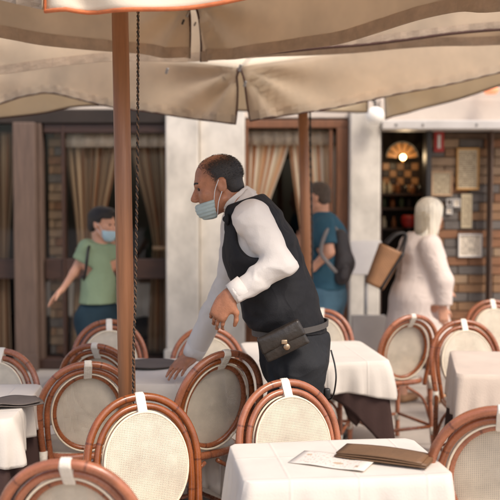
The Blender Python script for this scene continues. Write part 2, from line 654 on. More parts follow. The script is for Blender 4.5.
# second window bay (orange wood)
part('window_frame', fX(245) + .003, fX(348) - .003, YF - .02, YF + .1, fZ(128), fZ(120), m_frame)
part('window_frame', fX(336), fX(348) - .003, YF - .03, YF + .1, 0.004, fZ(128) - .003, m_frame)
part('window_frame', fX(245) + .003, fX(248), YF - .02, YF + .1, 0.004, fZ(128) - .003, m_frame)
part('window_frame', fX(329), fX(332), YF + .0, YF + .08, .46, fZ(128) - .003, m_frame)
part('sill', fX(248) + .003, fX(336) - .003, YF - .06, YF + .1, .40, .455, m_frame)
part('sill_panel', fX(248) + .003, fX(336) - .003, YF, YF + .08, 0.004, .397, m_frame)
part('window_pane', fX(248) + .004, fX(329) - .004, YF + .05, YF + .056, .458, fZ(128) - .006, m_glass, bev=0)
# shop door bay
part('door_post', fX(425), fX(430), YF - .04, YF + .14, 0.004, fZ(131) - .003, m_black)
part('door_post', fX(378) + .003, fX(381), YF - .04, YF + .14, 0.004, fZ(131) - .003, m_darkwood)
part('showcase_post', fX(489), fX(491), YF - .05, YF + .12, 0.004, fZ(131) - .003, m_timber)
# room behind
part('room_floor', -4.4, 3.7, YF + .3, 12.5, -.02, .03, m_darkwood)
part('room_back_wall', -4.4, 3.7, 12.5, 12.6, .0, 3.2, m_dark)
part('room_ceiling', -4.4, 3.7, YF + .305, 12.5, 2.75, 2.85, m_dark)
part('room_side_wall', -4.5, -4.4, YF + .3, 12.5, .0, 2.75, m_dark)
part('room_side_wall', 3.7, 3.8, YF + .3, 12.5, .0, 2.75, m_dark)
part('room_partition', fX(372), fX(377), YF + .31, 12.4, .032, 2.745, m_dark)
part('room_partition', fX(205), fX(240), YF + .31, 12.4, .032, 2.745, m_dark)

# brickwork: one brick, one object
brick_mesh = {}


def brick(parent, x0, x1, y, z0, z1, mat):
    L = round((x1 - x0) / .02) * .02
    key = (L, mat.name)
    if key not in brick_mesh:
        g = G()
        g.box((0, 0, 0), (L - .009, .05, (z1 - z0) - .009), bev=.005)
        o = g.build('brick', mat, parent, smooth=False)
        brick_mesh[key] = o.data
    else:
        o = bpy.data.objects.new('brick', brick_mesh[key])
        COL.objects.link(o)
        o.parent = parent
    o.location = Vector(((x0 + x1) / 2, y + random.uniform(-.006, .006), (z0 + z1) / 2)) - parent_world(parent)
    o.rotation_euler = (random.uniform(-.012, .012), 0, random.uniform(-.012, .012))


random.seed(3)
RH = .088
wx0, wx1 = fX(430) + .004, 3.0
wall = part('brick_wall', wx0, wx1, YF + .186, YF + .32, 0.004, fZ(131) - .004, m_mortar)
nrow = int((fZ(131) - .02) / RH)
for r_ in range(nrow):
    x = wx0
    base = random.choice([0, 0, 1, 2, 3, 2])
    if r_ % 2:
        L = .16
    else:
        L = .30
    while x < wx1 - .05:
        L2 = min(L, wx1 - x)
        mi = base if random.random() < .65 else random.randrange(4)
        if L2 > .05:
            brick(wall, x, x + L2, YF + .175, .01 + r_ * RH, .01 + (r_ + 1) * RH, BR[mi])
        x += L2
        L = random.choice([.24, .30, .34])
pier = part('brick_pier', fX(45) + .002, fX(61), YF + .205, YF + .34, .102, ZH - .037, m_mortar)
for r_ in range(int((ZH - .15) / RH)):
    w = fX(61) - fX(45)
    mi = random.choice([0, 2, 3, 1, 2, 3])
    x0 = fX(45) + .002
    if r_ % 2:
        brick(pier, x0, x0 + w, YF + .192, .11 + r_ * RH, .11 + (r_ + 1) * RH, BR[mi])
    else:
        brick(pier, x0, x0 + .06, YF + .192, .11 + r_ * RH, .11 + (r_ + 1) * RH, BR[mi])
        brick(pier, x0 + .06, x0 + w, YF + .192, .11 + r_ * RH, .11 + (r_ + 1) * RH, BR[random.randrange(4)])

# curtains
m_cur_d = stripe_mat('curtain_brown', [rgb(122, 96, 74), rgb(158, 132, 104), rgb(112, 82, 60), rgb(176, 150, 120), rgb(140, 92, 58)], .36, transl=.06)
m_cur_o = stripe_mat('curtain_orange', [rgb(228, 180, 140), rgb(246, 232, 212), rgb(216, 156, 114), rgb(250, 240, 224), rgb(236, 206, 172)], .36, transl=.06)
m_cur_w = M('curtain_header', rgb(226, 210, 190), rough=.85, transl=.3)


def curtain(label, top, tie, bot, Y, mat, folds=9, amp=.03, ztop=None, header=False):
    """edges in photo pixels: top=(x0,x1,y) tie=(x0,x1,y) or None, bot=(x0,x1,y)"""
    keys = [top] + ([tie] if tie else []) + [bot]
    P, U = [], []
    n, m = 90, 46
    k3 = []
    for (a, b, yy) in keys:
        k3.append((at(a, yy, Y).x, at(b, yy, Y).x, at(250, yy, Y).z))
    wtop = k3[0][1] - k3[0][0]
    for i in range(n):
        u = i / (n - 1)
        row, ru = [], []
        for j in range(m):
            s = j / (m - 1)
            z = k3[0][2] + (k3[-1][2] - k3[0][2]) * s
            if tie:
                zt = k3[1][2]
                if z > zt:
                    t = (k3[0][2] - z) / (k3[0][2] - zt)
                    tt = t * t * (3 - 2 * t) * .55 + t * .45
                    a, b = [k3[0][q] + (k3[1][q] - k3[0][q]) * tt for q in (0, 1)]
                else:
                    t = (zt - z) / max(1e-6, zt - k3[2][2])
                    tt = t ** .6
                    a, b = [k3[1][q] + (k3[2][q] - k3[1][q]) * tt for q in (0, 1)]
            else:
                a, b = [k3[0][q] + (k3[1][q] - k3[0][q]) * s for q in (0, 1)]
            w = (b - a) / wtop
            ph = u * folds * 2 * math.pi + .8 * math.sin(u * 11) + .3 * math.sin(s * 5 + u * 4)
            row.append((a + (b - a) * u + .006 * math.sin(ph * 2), Y + amp * (.5 + .5 * w) * math.sin(ph) + .012 * math.sin(3 * u + 4 * s), z))
            ru.append((u * wtop * 1.9, s))
        P.append(row)
        U.append(ru)
    g = G()
    g.grid(P, uvs=U)
    base = Vector(((k3[-1][0] + k3[-1][1]) / 2, Y, k3[-1][2]))
    th = thing('curtain', label, 'curtain', base, group='restaurant window curtains')
    g.build('drape', mat, th, solid=.003, world=True)
    if tie:
        g = G()
        a, b, z = k3[1]
        g.lathe([(.5, -.02), (.52, 0), (.5, .02)], seg=20, sx=(b - a) * 1.06, sy=.1)
        g.v = [(v[0] + (a + b) / 2, v[1] + Y, v[2] + z) for v in g.v]
        g.build('tie_back', m_lightwood, th, world=True)
    g = G()
    g.tube([(k3[0][0] - .03, Y, k3[0][2] + .01), (k3[0][1] + .03, Y, k3[0][2] + .01)], .009)
    g.build('rod', m_darkwood, th, world=True)
    if header:
        g = G()
        Ph = []
        for i in range(60):
            u = i / 59
            ph = u * 26
            Ph.append([(k3[0][0] + wtop * u, Y - .035 + .012 * math.sin(ph), k3[0][2] - .0), (k3[0][0] + wtop * u, Y - .045 + .016 * math.sin(ph), k3[0][2] - .14)])
        g.grid(Ph)
        g.build('pelmet', m_cur_w, th, solid=.003, world=True)
    return th


curtain('brown striped curtain gathered left of the woman in green', (64, 122, 133), (77, 101, 250), (72, 104, 352), 8.76, m_cur_d, 8, header=True)
curtain('brown striped curtain right of the front pole, tied to the marble pilaster', (128, 170, 133), (153, 168, 248), (148, 170, 352), 8.77, m_cur_d, 7, header=True)
curtain('dark brown curtain at the far left edge, left of the timber column', (-30, 17, 133), (-8, 9, 262), (-14, 12, 352), 8.76, m_cur_d, 8)
curtain('orange and cream striped curtain behind the waiter\'s shoulder, swept left', (246, 292, 131), (247, 262, 232), (246, 268, 330), 8.72, m_cur_o, 7, .022, header=True)
curtain('orange and cream striped curtain behind the man with the backpack', (288, 336, 131), (308, 336, 300), (304, 336, 330), 8.73, m_cur_o, 8, .022, header=True)


# ------------------------------------------------------------------ umbrellas
def strip(root, hem, vh, mat, gap=(0.0, 0.0), band=.06, pipe=None, ripple=.012, pinch=(1, 1), seed=0, m_band=None, name='valance', pr=.006, nn=64, tilt=0.0, tshift=(0.0, 0.0)):
    hem = resample(catmull([Vector(p) for p in hem], 8), nn)
    L = sum((b - a).length for a, b in zip(hem, hem[1:]))
    rows = 12
    P, U = [], []
    rnd = random.Random(seed)
    ph = [rnd.uniform(0, 6.28) for _ in range(6)]
    nrm = []
    for i, p in enumerate(hem):
        d = hem[min(i + 1, nn - 1)] - hem[max(i - 1, 0)]
        nrm.append(Vector((d.y, -d.x, 0)).normalized())
    d0 = (hem[-1] - hem[0]).normalized()
    for i, p in enumerate(hem):
        u = i / (nn - 1)
        row, ru = [], []
        for j in range(rows + 1):
            v = j / rows
            s = u * L
            w = .45 * math.sin(s * 5.1 + ph[0] + .5 * v) + .3 * math.sin(s * 11.3 + ph[1] - v) + .25 * math.sin(s * 19 + ph[2])
            disp = ripple * w * (1.1 - .6 * v)
            # folds radiating from the laced corners at the top
            for e, pe in ((0, pinch[0]), (1, pinch[1])):
                du = (u if e == 0 else 1 - u) * L
                ang = math.atan2(max(.001, (1 - v) * vh), du + .02)
                fall = math.exp(-du * 2.2) * pe
                disp += .026 * fall * math.sin(ang * 11 + ph[3 + e]) * min(1, (du + (1 - v) * vh) * 4)
            g_ = gap[0] * (1 - v) * max(0, 1 - u * 3) - gap[1] * (1 - v) * max(0, 1 - (1 - u) * 3)
            g_ += v * (tshift[0] * max(0, 1 - u * 6) + tshift[1] * max(0, 1 - (1 - u) * 6))
            q = p + Vector((0, 0, vh * v)) + nrm[i] * (disp - tilt * v * vh) + d0 * g_
            q.z += .004 * math.sin(s * 7 + ph[5]) * (1 - v)
            row.append(q)
            ru.append((s, v * vh))
        P.append(row)
        U.append(ru)
    g = G()
    g.grid(P, uvs=U)
    val = g.build(name, mat, root, solid=.002, world=True)
    if band:
        k = max(1, int(round(band / vh * rows)))
        g = G()
        Q = []
        for i in range(nn):
            c = []
            for j in range(k + 1):
                c.append(P[i][j] + nrm[i] * (.0045 + .0022 * math.sin(i * 2.1 + j)))
            for j in range(k, -1, -1):
                c.append(P[i][j] - nrm[i] * .0045)
            c.append(c[0])
            Q.append(c)
        g.grid(Q)
        ob = g.build('hem_band', m_band or m_hem, root, smooth=False, world=True)
        ob.parent = val
        ob.location = Vector((0, 0, 0))
        fix_parent(ob, root, val)
    if pipe:
        g = G()
        path = [P[0][j] for j in range(rows, 0, -1)] + [P[i][0] for i in range(nn)] + [P[-1][j] for j in range(1, rows + 1)]
        g.tube(path, pr, seg=6)
        ob = g.build('piping', pipe, root, world=True)
        fix_parent(ob, root, val)
    return val, P


def fix_parent(ob, root, val):
    ob.parent = val          # val sits at the root's origin, so local coordinates carry over


def roof(root, tops, apex, mat, name='canopy', sag=.05):
    """tops: list of valance-top polylines (one for each side)"""
    g = G()
    for T in tops:
        Pn = []
        n = len(T)
        for i, p in enumerate(T):
            u = i / (n - 1)
            row = []
            for j in range(13):
                s = j / 12
                q = Vector(p).lerp(Vector(apex), s)
                q.z -= sag * math.sin(math.pi * s) * (.6 + .4 * math.sin(math.pi * u)) + .012 * math.sin(u * 26) * math.sin(math.pi * s)
                row.append(q)
            Pn.append(row)
        g.grid(Pn)
    return g.build(name, mat, root, solid=.003, world=True)


def umbrella_frame(root, base, top, corners, rr=.034):
    g = G()
    g.tube([base, Vector(base).lerp(Vector(top), .5), top], [rr, rr * .98, rr * .9], seg=16)
    g.build('pole', m_pole, root, world=True)
    g = G()
    hub = Vector(base).lerp(Vector(top), .97)
    g.lathe([(.03, -.06), (.06, -.05), (.06, .03), (.04, .05)], c=hub, seg=16)
    g.build('hub', m_black, root, world=True)
    for c in corners:
        g = G()
        g.tube([hub, Vector(c) - Vector((0, 0, .02))], .014, seg=6)
        g.build('rib', m_pole, root, world=True)
        g = G()
        g.tube([Vector(base).lerp(Vector(top), .86), hub.lerp(Vector(c), .5) - Vector((0, 0, .02))], .010, seg=6)
        g.build('strut', m_pole, root, world=True)
    b = Vector(base)
    g = G()
    g.lathe([(.26, 0.004), (.26, .05), (.10, .07), (.05, .09), (.05, .30), (.045, .31)], c=(b.x, b.y, 0), seg=28)
    g.build('base', m_black, root, world=True)


def sag_line(a, b, n=5, s=.03):
    a, b = Vector(a), Vector(b)
    return [a.lerp(b, i / (n - 1)) - Vector((0, 0, s * math.sin(math.pi * i / (n - 1)))) for i in range(n)]


# front umbrella with the left pole
b1 = atz(128, 560, 0)
p_bot = at(127, 392, 3.45)
p_top = at(120, 12, 3.45)
dirp = (p_top - p_bot) / (p_top.z - p_bot.z)
b1 = p_bot - dirp * p_bot.z
t1 = p_bot + dirp * (2.95 - p_bot.z)
U1 = thing('cafe_umbrella', 'large beige canvas parasol on the wooden pole left of the waiter', 'umbrella', (b1.x, b1.y, 0))
right = [at(197, 62, 4.92), at(255, 56, 4.6), at(330, 45, 4.2), at(400, 26, 3.9), at(455, 13, 3.68), at(500, 11, 3.5), at(640, -20, 3.2)]
left = [at(188, 58, 4.92), at(160, 57, 4.8), at(110, 52, 4.6), at(50, 45, 4.4), at(0, 38, 4.2), at(-150, 15, 3.75)]
Nn = at(45, 11, 2.9)
near = [right[-1], at(420, -17, 3.0), at(300, -12, 2.92), at(220, 1, 2.88), at(175, 8, 2.88), at(130, 12.5, 2.9), at(90, 13, 2.92), Nn]
vR, PR = strip(U1, right, .34, m_canvas, gap=(.012, 0), band=.062, pipe=None, seed=1, tilt=.0, pinch=(1.2, .5))
vL, PL = strip(U1, left[::-1], .34, m_canvas, gap=(0, .0), band=.062, pipe=None, seed=2, pinch=(.5, 1.2))
vN, PN = strip(U1, near, .22, m_canvas_sunlit, band=0, pipe=m_pipe_o, seed=3, ripple=.02, pr=.007)
vM, PM = strip(U1, [Nn, Nn.lerp(left[-1], .3) + Vector((0, 0, .06)), Nn.lerp(left[-1], .6) + Vector((0, 0, .05)), left[-1]], .22, m_canvas, band=.062, seed=4, nn=30)
# dark bound slit edges at the corner
for PP, i in ((PR, 0), (PL, -1)):
    g = G()
    g.tube([PP[i][j] for j in range(0, 13)], .007, seg=6)
    g.build('slit_binding', m_pipe, U1, world=True)
tops = [[r[-1] for r in PP] for PP in (PR, PN, PM, PL)]
tops.append([PL[-1][-1], PR[0][-1]])
roof(U1, tops, t1, m_canvas)
umbrella_frame(U1, b1, t1, [PR[0][-1], PR[-1][-1], PN[-1][-1], PM[-1][-1]])
# lacing clips in the slit
for (px, py, s) in ((183, 22, 1), (195, 24, .8), (188, 14, 1.2)):
    g = G()
    g.box((0, 0, 0), (.012 * s, .008, .030 * s), rot=Matrix.Rotation(.4, 3, 'Y'), bev=.004)
    o = g.build('lacing_clip', m_black if s == 1 else m_steel, U1)
    o.location = at(px, py, 4.86) - U1.location
# dangling cord in front of the wooden pole
def braid(root, pts, r, name, mats, turns=40):
    pts = resample(catmull(pts, 12), 520)
    L = sum((b - a).length for a, b in zip(pts, pts[1:]))
    for k in range(2):
        path = []
        for i, p in enumerate(pts):
            a = 2 * math.pi * (L * turns * i / len(pts)) + k * math.pi
            path.append(p + Vector((math.cos(a), math.sin(a), 0)) * r)
        g = G()
        g.tube(path, r * .95, seg=5)
        g.build('strand', mats[k], root, world=True)


RP = thing('crank_rope', 'dark twisted rope hanging down beside the left wooden pole', 'rope', at(134, 395, 3.40))
braid(RP, [at(138, -20, 3.40), at(138, 60, 3.40), at(137.5, 150, 3.40), at(136.5, 230, 3.40), at(135, 310, 3.40), at(133.5, 350, 3.405), at(133, 420, 3.405)], .0030, 'rope', (m_rope, m_rope_l), 34)

# rear umbrella with the right pole
q_bot = at(307, 300, 6.1)
q_top = at(303, 115, 6.1)
dq = (q_top - q_bot) / (q_top.z - q_bot.z)
b2 = q_bot - dq * q_bot.z
t2 = q_bot + dq * (2.95 - q_bot.z)
U2 = thing('cafe_umbrella', 'beige canvas parasol with dark piping on the slim pole behind the waiter', 'umbrella', (b2.x, b2.y, 0))
nl = [at(-40, 118, 6.3), at(0, 104, 6.2), at(30, 95, 6.1), at(55, 93, 6.05), at(110, 107, 5.9), at(165, 114, 5.75), at(233, 124, 5.55)]
nr = [at(252, 121, 5.55), at(330, 108, 5.75), at(420, 90, 5.95), at(500, 73, 6.15), at(610, 52, 6.5)]
Fc = at(384, 119, 7.75)
fr_ = [at(610, 54, 6.55), at(500, 86, 7.1), at(440, 104, 7.45), at(384, 119, 7.75)]
fl_ = [at(366, 112, 7.72), at(245, 111, 7.1), at(95, 106, 6.7), at(40, 113, 6.5), at(-40, 124, 6.32)]
v4, P4 = strip(U2, nl, .34, m_canvas, gap=(0, .0), band=.05, pipe=m_pipe, seed=21, m_band=m_canvas, pinch=(.8, 1.5), ripple=.018, tshift=(0, .035))
v5, P5 = strip(U2, nr, .34, m_canvas, gap=(.0, 0), band=.05, pipe=m_pipe, seed=22, m_band=m_canvas, pinch=(1.5, .5), ripple=.010, tshift=(-.075, 0))
v6, P6 = strip(U2, fr_, .34, m_canvas_backlit, band=0, pipe=m_pipe, seed=23, ripple=.006, nn=40)
v7, P7 = strip(U2, fl_, .34, m_canvas_backlit, band=0, pipe=m_pipe, seed=24, ripple=.006, nn=40)
# close the slit at its top: pull the top corners together
roof(U2, [[r[-1] for r in PP] for PP in (P4, P5, P6, P7)] + [[P4[-1][-1], P5[0][-1]]], t2, m_canvas_sunlit, sag=.03)
umbrella_frame(U2, b2, t2, [P4[0][-1], P4[-1][-1], P5[-1][-1], P6[-1][-1]], rr=.036)
for (px, py, s) in ((240, 68, 1.2), (245, 84, 1), (167, 71, 1)):
    g = G()
    g.box((0, 0, 0), (.016 * s, .010, .038 * s), rot=Matrix.Rotation(.3, 3, 'Y'), bev=.005)
    o = g.build('lacing_clip', m_steel, U2)
    o.location = at(px, py, 5.5) - U2.location
CB = thing('cable', 'thin black cable running down beside the slim right pole', 'cable', at(312, 300, 6.0))
g = G()
pth = resample(catmull([at(310, 95, 6.0), at(310.5, 160, 6.0), at(312, 240, 6.0), at(311.5, 330, 6.0)], 10), 90)
g.tube(pth, [.006 + .003 * (i % 3 == 0) for i in range(90)], seg=6)
g.build('cord', m_rope, CB, world=True)

# canvas strips strung between the umbrellas
S1 = thing('canvas_strip', 'long beige canvas strip with grey hem strung behind the front parasol', 'awning', at(250, 62, 5.15))
_, PS1 = strip(S1, [at(-60, 82, 5.25), at(0, 74, 5.2), at(60, 66, 5.2), at(110, 62, 5.2), at(170, 61.5, 5.2), at(240, 59, 5.2), at(330, 54, 5.2), at(420, 48, 5.2), at(560, 42, 5.2)], .30, m_canvas, band=.055, seed=31, nn=80)
S2 = thing('canvas_strip', 'short canvas strip with thick dark piping above the rear parasol at right', 'awning', at(400, 40, 5.0))
_, PS2 = strip(S2, [at(215, 58, 5.08), at(300, 50.5, 5.05), at(400, 40, 5.05), at(500, 30, 5.05), at(580, 26, 5.05)], .26, m_canvas, band=.05, pipe=m_pipe, seed=32, nn=60, pr=.009)
for S, PP in ((S1, PS1), (S2, PS2)):
    g = G()
    g.tube([r[-1] for r in PP], .008, seg=6)
    g.build('support_wire', m_steel, S, world=True)

# ------------------------------------------------------------------ chairs
m_rattan = rattan_mat('rattan', rgb(162, 90, 48), rgb(92, 46, 26))
m_cane = weave_mat('cane_weave', rgb(218, 204, 182), hole=.28, pitch=.0062)
m_cord = M('cream_cord', rgb(232, 216, 190), rough=.55, var=.08, vscale=30)
m_bind = M('white_binding', rgb(232, 222, 206), rough=.5, var=.08, vscale=40, bump=.4, bscale=220, stretch=(.2, .2, 1))
LEAN = math.tan(R(13))


def yb(z, off=0.0):
    return .185 + max(0.0, z - .45) * LEAN + off


def arch(hw, cz, top, ztail, xtail, off, n=26):
    """inverted U: list of points from left tail up over the arch and down"""
    pts = []
    for i in range(n + 1):
        a = math.pi - math.pi * i / n
        e = .92
        x = hw * math.copysign(abs(math.cos(a)) ** e, math.cos(a))
        z = cz + (top - cz) * abs(math.sin(a)) ** .96
        pts.append((x, yb(z, off), z))
    return pts


def uv_disc(g, hw, hh, cz, off, rings=10, seg=48, bulge=.0):
    v, f, uv = [(0, yb(cz, off), cz)], [], []
    for i in range(1, rings + 1):
        for k in range(seg):
            a = 2 * math.pi * k / seg
            z = cz + hh * i / rings * math.sin(a)
            v.append((hw * i / rings * math.cos(a), yb(z, off) + bulge * (1 - (i / rings) ** 2), z))
    for k in range(seg):
        f.append([0, 1 + k, 1 + (k + 1) % seg])
    for i in range(rings - 1):
        for k in range(seg):
            k2 = (k + 1) % seg
            f.append([1 + i * seg + k, 1 + (i + 1) * seg + k, 1 + (i + 1) * seg + k2, 1 + i * seg + k2])
    uv = [[(v[q][0], v[q][2]) for q in ff] for ff in f]
    g.add(v, f, uv)


def make_chair():
    c = thing('rattan_chair', 'x', 'chair')
    # outer hoop running down into the back legs
    top = .90
    core = arch(.215, .66, top, 0, 0, .012)
    tail = [(-.205, .24, 0.0), (-.198, .215, .22), (-.200, yb(.45, .012), .45), (-.209, yb(.56, .012), .56)]
    pts = tail + core + [(-x, y, z) for x, y, z in tail[::-1]]
    pts = resample(catmull(pts, 4), 110)
    g = G()
    g.tube(pts, .0155, seg=12)
    g.build('back_hoop', m_rattan, c)
    core = arch(.181, .66, top - .0315, 0, 0, -.002)
    tail = [(-.164, .185, .43), (-.171, yb(.5, -.002), .5), (-.179, yb(.58, -.002), .58)]
    pts = tail + core + [(-x, y, z) for x, y, z in tail[::-1]]
    g = G()
    g.tube(resample(catmull(pts, 4), 84), .0130, seg=12)
    g.build('inner_hoop', m_rattan, c)
    # oval frame with the cane panel
    cz, hw, hh = .665, .150, .176
    ov = []
    for k in range(56):
        a = 2 * math.pi * k / 56 + math.pi / 2
        z = cz + hh * math.sin(a)
        ov.append((hw * math.cos(a), yb(z, -.018), z))
    g = G()
    g.tube(ov, .0115, seg=10, closed=True)
    ring = g.build('oval_frame', m_rattan, c)
    for nm, sc, off in (('cord', 1.062, -.032), ('cord', 1.062, -.001)):
        cd = []
        for k in range(56):
            a = 2 * math.pi * k / 56
            z = cz + hh * sc * math.sin(a)
            cd.append((hw * 1.072 * math.cos(a), yb(z, off), z))
        g = G()
        g.tube(cd, .0045, seg=6, closed=True)
        g.build('cord', m_cord, ring)
    g = G()
    uv_disc(g, hw + .009, hh + .009, cz, -.0335, bulge=-.004)
    g.build('cane_panel', m_cane, ring)
    # white binding over the top of the three hoops
    cl = math.hypot(1, LEAN)
    pts2 = []
    for (zc, off, rad) in ((.90, .012, .0185), (.8685, -.002, .0165), (.841, -.018, .0150)):
        for k in range(20):
            a = 2 * math.pi * k / 20
            pts2.append((yb(zc, off) + rad * math.cos(a), zc + rad * math.sin(a)))
    pts2 = sorted(set(pts2))

    def half(ps):
        h_ = []
        for q in ps:
            while len(h_) > 1 and (h_[-1][0] - h_[-2][0]) * (q[1] - h_[-2][1]) - (h_[-1][1] - h_[-2][1]) * (q[0] - h_[-2][0]) <= 0:
                h_.pop()
            h_.append(q)
        return h_
    hull = half(pts2)[:-1] + half(pts2[::-1])[:-1]
    g = G()
    Pw = []
    for k in range(9):
        x = -.018 + .036 * k / 8
        sc = 1.0 if 0 < k < 8 else .90
        dz = -x * x * 2.2
        my, mz = sum(q[0] for q in hull) / len(hull), sum(q[1] for q in hull) / len(hull)
        ring_ = [(x, my + (q[0] - my) * sc, mz + (q[1] - mz) * sc + dz + .0006 * (k % 2)) for q in hull]
        Pw.append(ring_ + [ring_[0]])
    g.grid(Pw)
    nh = len(hull)
    g.add(Pw[0][:-1], [list(range(nh))])
    g.add(Pw[-1][:-1], [list(range(nh))[::-1]])
    g.build('binding', m_bind, c, smooth=False)
    for sx in (-1, 1):
        for (x, y, z, h, r) in ((.2005, yb(.47, .012), .45, .085, .0195), (.2015, .226, .13, .05, .0185)):
            g = G()
            g.tube([(sx * x, y + .004, z - h / 2), (sx * (x - .001), y, z + h / 2)], r, seg=12)
            g.build('binding', m_bind, c)
    # seat
    sp = []
    for k in range(48):
        a = 2 * math.pi * k / 48
        e = .55
        x = math.copysign(abs(math.cos(a)) ** e, math.cos(a))
        y = math.copysign(abs(math.sin(a)) ** e, math.sin(a))
        hwid = .20 - .02 * y
        sp.append((x * hwid, -.01 + y * .195, .452))
    g = G()
    g.tube(sp, .0175, seg=10, closed=True)
    g.build('seat_rim', m_rattan, c)
    v = [(0, -.01, .468)]
    f, uv = [], []
    for i in range(1, 7):
        for p in sp:
            v.append((p[0] * i / 6 * .99, -.01 + (p[1] + .01) * i / 6 * .99, .468 - .010 * (1 - (i / 6) ** 2)))
    n = len(sp)
    for k in range(n):
        f.append([0, 1 + k, 1 + (k + 1) % n])
    for i in range(5):
        for k in range(n):
            f.append([1 + i * n + k, 1 + (i + 1) * n + k, 1 + (i + 1) * n + (k + 1) % n, 1 + i * n + (k + 1) % n])
    uv = [[(v[q][0], v[q][1]) for q in ff] for ff in f]
    g = G()
    g.add(v, f, uv)
    g.build('seat', m_cane, c, solid=.006)
    for sx in (-1, 1):
        g = G()
        g.tube(resample(catmull([(sx * .178, -.165, .44), (sx * .180, -.172, .22), (sx * .188, -.185, .0)], 5), 10), .0160, seg=10)
        g.build('front_leg', m_rattan, c)
        for z, h in ((.425, .05), (.14, .045)):
            g = G()
            g.tube([(sx * .180, -.170 - .03 * (.44 - z), z - h / 2), (sx * .180, -.168 - .03 * (.44 - z), z + h / 2)], .0185, seg=12)
            g.build('binding', m_bind, c)
        # side stretcher and curved braces
        g = G()
        g.tube([(sx * .182, -.178, .16), (sx * .200, .222, .16)], .011, seg=8)
        g.build('stretcher', m_rattan, c)
        g = G()
        g.tube(resample(catmull([(sx * .182, -.172, .20), (sx * .15, -.175, .34), (sx * .03, -.172, .425)], 6), 12), .0095, seg=8)
        g.build('brace', m_rattan, c)
        g = G()
        g.tube(resample(catmull([(sx * .197, .205, .20), (sx * .15, .19, .34), (sx * .03, .19, .425)], 6), 12), .0095, seg=8)
        g.build('brace', m_rattan, c)
    for y in (-.178, .222):
        g = G()
        g.tube([(-.186, y, .155), (.186, y, .155)], .011, seg=8)
        g.build('stretcher', m_rattan, c)
    return c


# (pixel x, pixel y of the hoop top), distance of the hoop, yaw (0 = faces the camera, + turns to its right in view)
CH = [
    (66, 460, 2.46, 176, 'rattan chair cut by the bottom left corner of the picture'),
    (139, 394, 3.26, 24, 'rattan chair with full cane oval in front of the wooden pole'),
    (88, 362, 3.88, -167, 'rattan chair behind the pole, between the grey napkin table and the front chairs'),
    (95, 344, 4.45, 168, 'rattan chair in the middle of the three in line left of the pole'),
    (109, 320, 5.25, 10, 'rattan chair farthest back in the line left of the pole, below the woman in green'),
    (2, 349, 4.30, -12, 'rattan chair cut by the left edge behind the napkin table'),
    (226, 351, 3.82, -143, 'rattan chair at the waiter\'s hand, turned to the middle table'),
    (206, 327, 5.10, 14, 'rattan chair behind the waiter\'s reaching arm'),
    (284, 380, 3.50, 22, 'rattan chair in front of the waiter\'s hip, facing the table with the menu'),
    (322, 309, 5.95, -12, 'rattan chair half hidden behind the waiter\'s trousers, by the man in blue'),
    (413, 315, 5.55, -158, 'rattan chair showing its seat and bound legs, right of the middle'),
    (463, 320, 5.35, 6, 'rattan chair behind the white draped table at right'),
    (492, 300, 6.40, 4, 'rattan chair at the far right edge beyond the other chairs'),
    (503, 407, 2.74, 168, 'rattan chair cut by the right edge, in front of the menu table'),
]
proto = make_chair()
hoop_top = Vector((0, yb(.90, .012), .915))
for i, (px, py, Y, yaw, lab) in enumerate(CH):
    o = proto if i == 0 else copy_tree(proto)
    o.name = 'rattan_chair' if i == 0 else 'rattan_chair.%03d' % i
    th = R(yaw)
    P = at(px, py, Y)
    s = P.z / .915           # chair height from its hoop top at this distance; kept close to one size
    s = min(1.04, max(.96, s))
    off = Matrix.Rotation(th, 3, 'Z') @ (hoop_top * s)
    o.rotation_euler = (0, 0, th)
    o.scale = (s, s, s)
    # slide along the pixel ray so that the feet stand on the ground with the top in this pixel
    Q = atz(px, py, .915 * s)
    o.location = (Q.x - off.x, Q.y - off.y, 0.004)
    tag(o, lab, 'chair', 'rattan bistro chairs around the tables')
    print('chair', i, round(P.z, 3), 'Y', round(Q.y, 2), round(Y, 2))

# ------------------------------------------------------------------ tables
m_white = M('white_cloth', rgb(226, 216, 204), rough=.85, var=.05, vscale=4, bump=.12, bscale=160, transl=.12, spec=.2, crease=.16, cscale=2.6)
_t = NT(m_white)
_tc = _t.new('ShaderNodeTexCoord')
_sx = _t.new('ShaderNodeSeparateXYZ')
_t.link(_tc.outputs['Object'], _sx.inputs[0])
_l = None
for _ax, _pt in ((0, .21), (1, .23)):
    _q = _t.math('ABSOLUTE', _t.math('SUBTRACT', _t.math('FRACT', _t.math('ADD', _t.math('DIVIDE', _sx.outputs[_ax], _pt), .37)), .5))
    _v = _t.math('MAXIMUM', _t.math('SUBTRACT', 1.0, _t.math('MULTIPLY', _q, 30.0)), 0.0)
    _l = _v if _l is None else _t.math('MAXIMUM', _l, _v)
_b = _t.new('ShaderNodeBump', i_Strength=.45, i_Distance=.004)
_t.link(_l, _b.inputs['Height'])
_bb = [n for n in _t.n if n.type == 'BUMP' and not n.inputs['Normal'].is_linked and n != _b][0]
_t.link(_b.outputs[0], _bb.inputs['Normal'])
m_white_shaded = M('white_cloth_shaded', rgb(206, 188, 172), rough=.85, var=.08, vscale=4, bump=.12, bscale=160, spec=.2)  # a white tablecloth; the shade on its hanging sides is painted into this tone
m_brown = M('brown_cloth', rgb(70, 52, 48), rough=.85, var=.15, vscale=4, bump=.15, bscale=140, spec=.2)
m_tabletop = M('table_top', rgb(120, 92, 70), rough=.5)


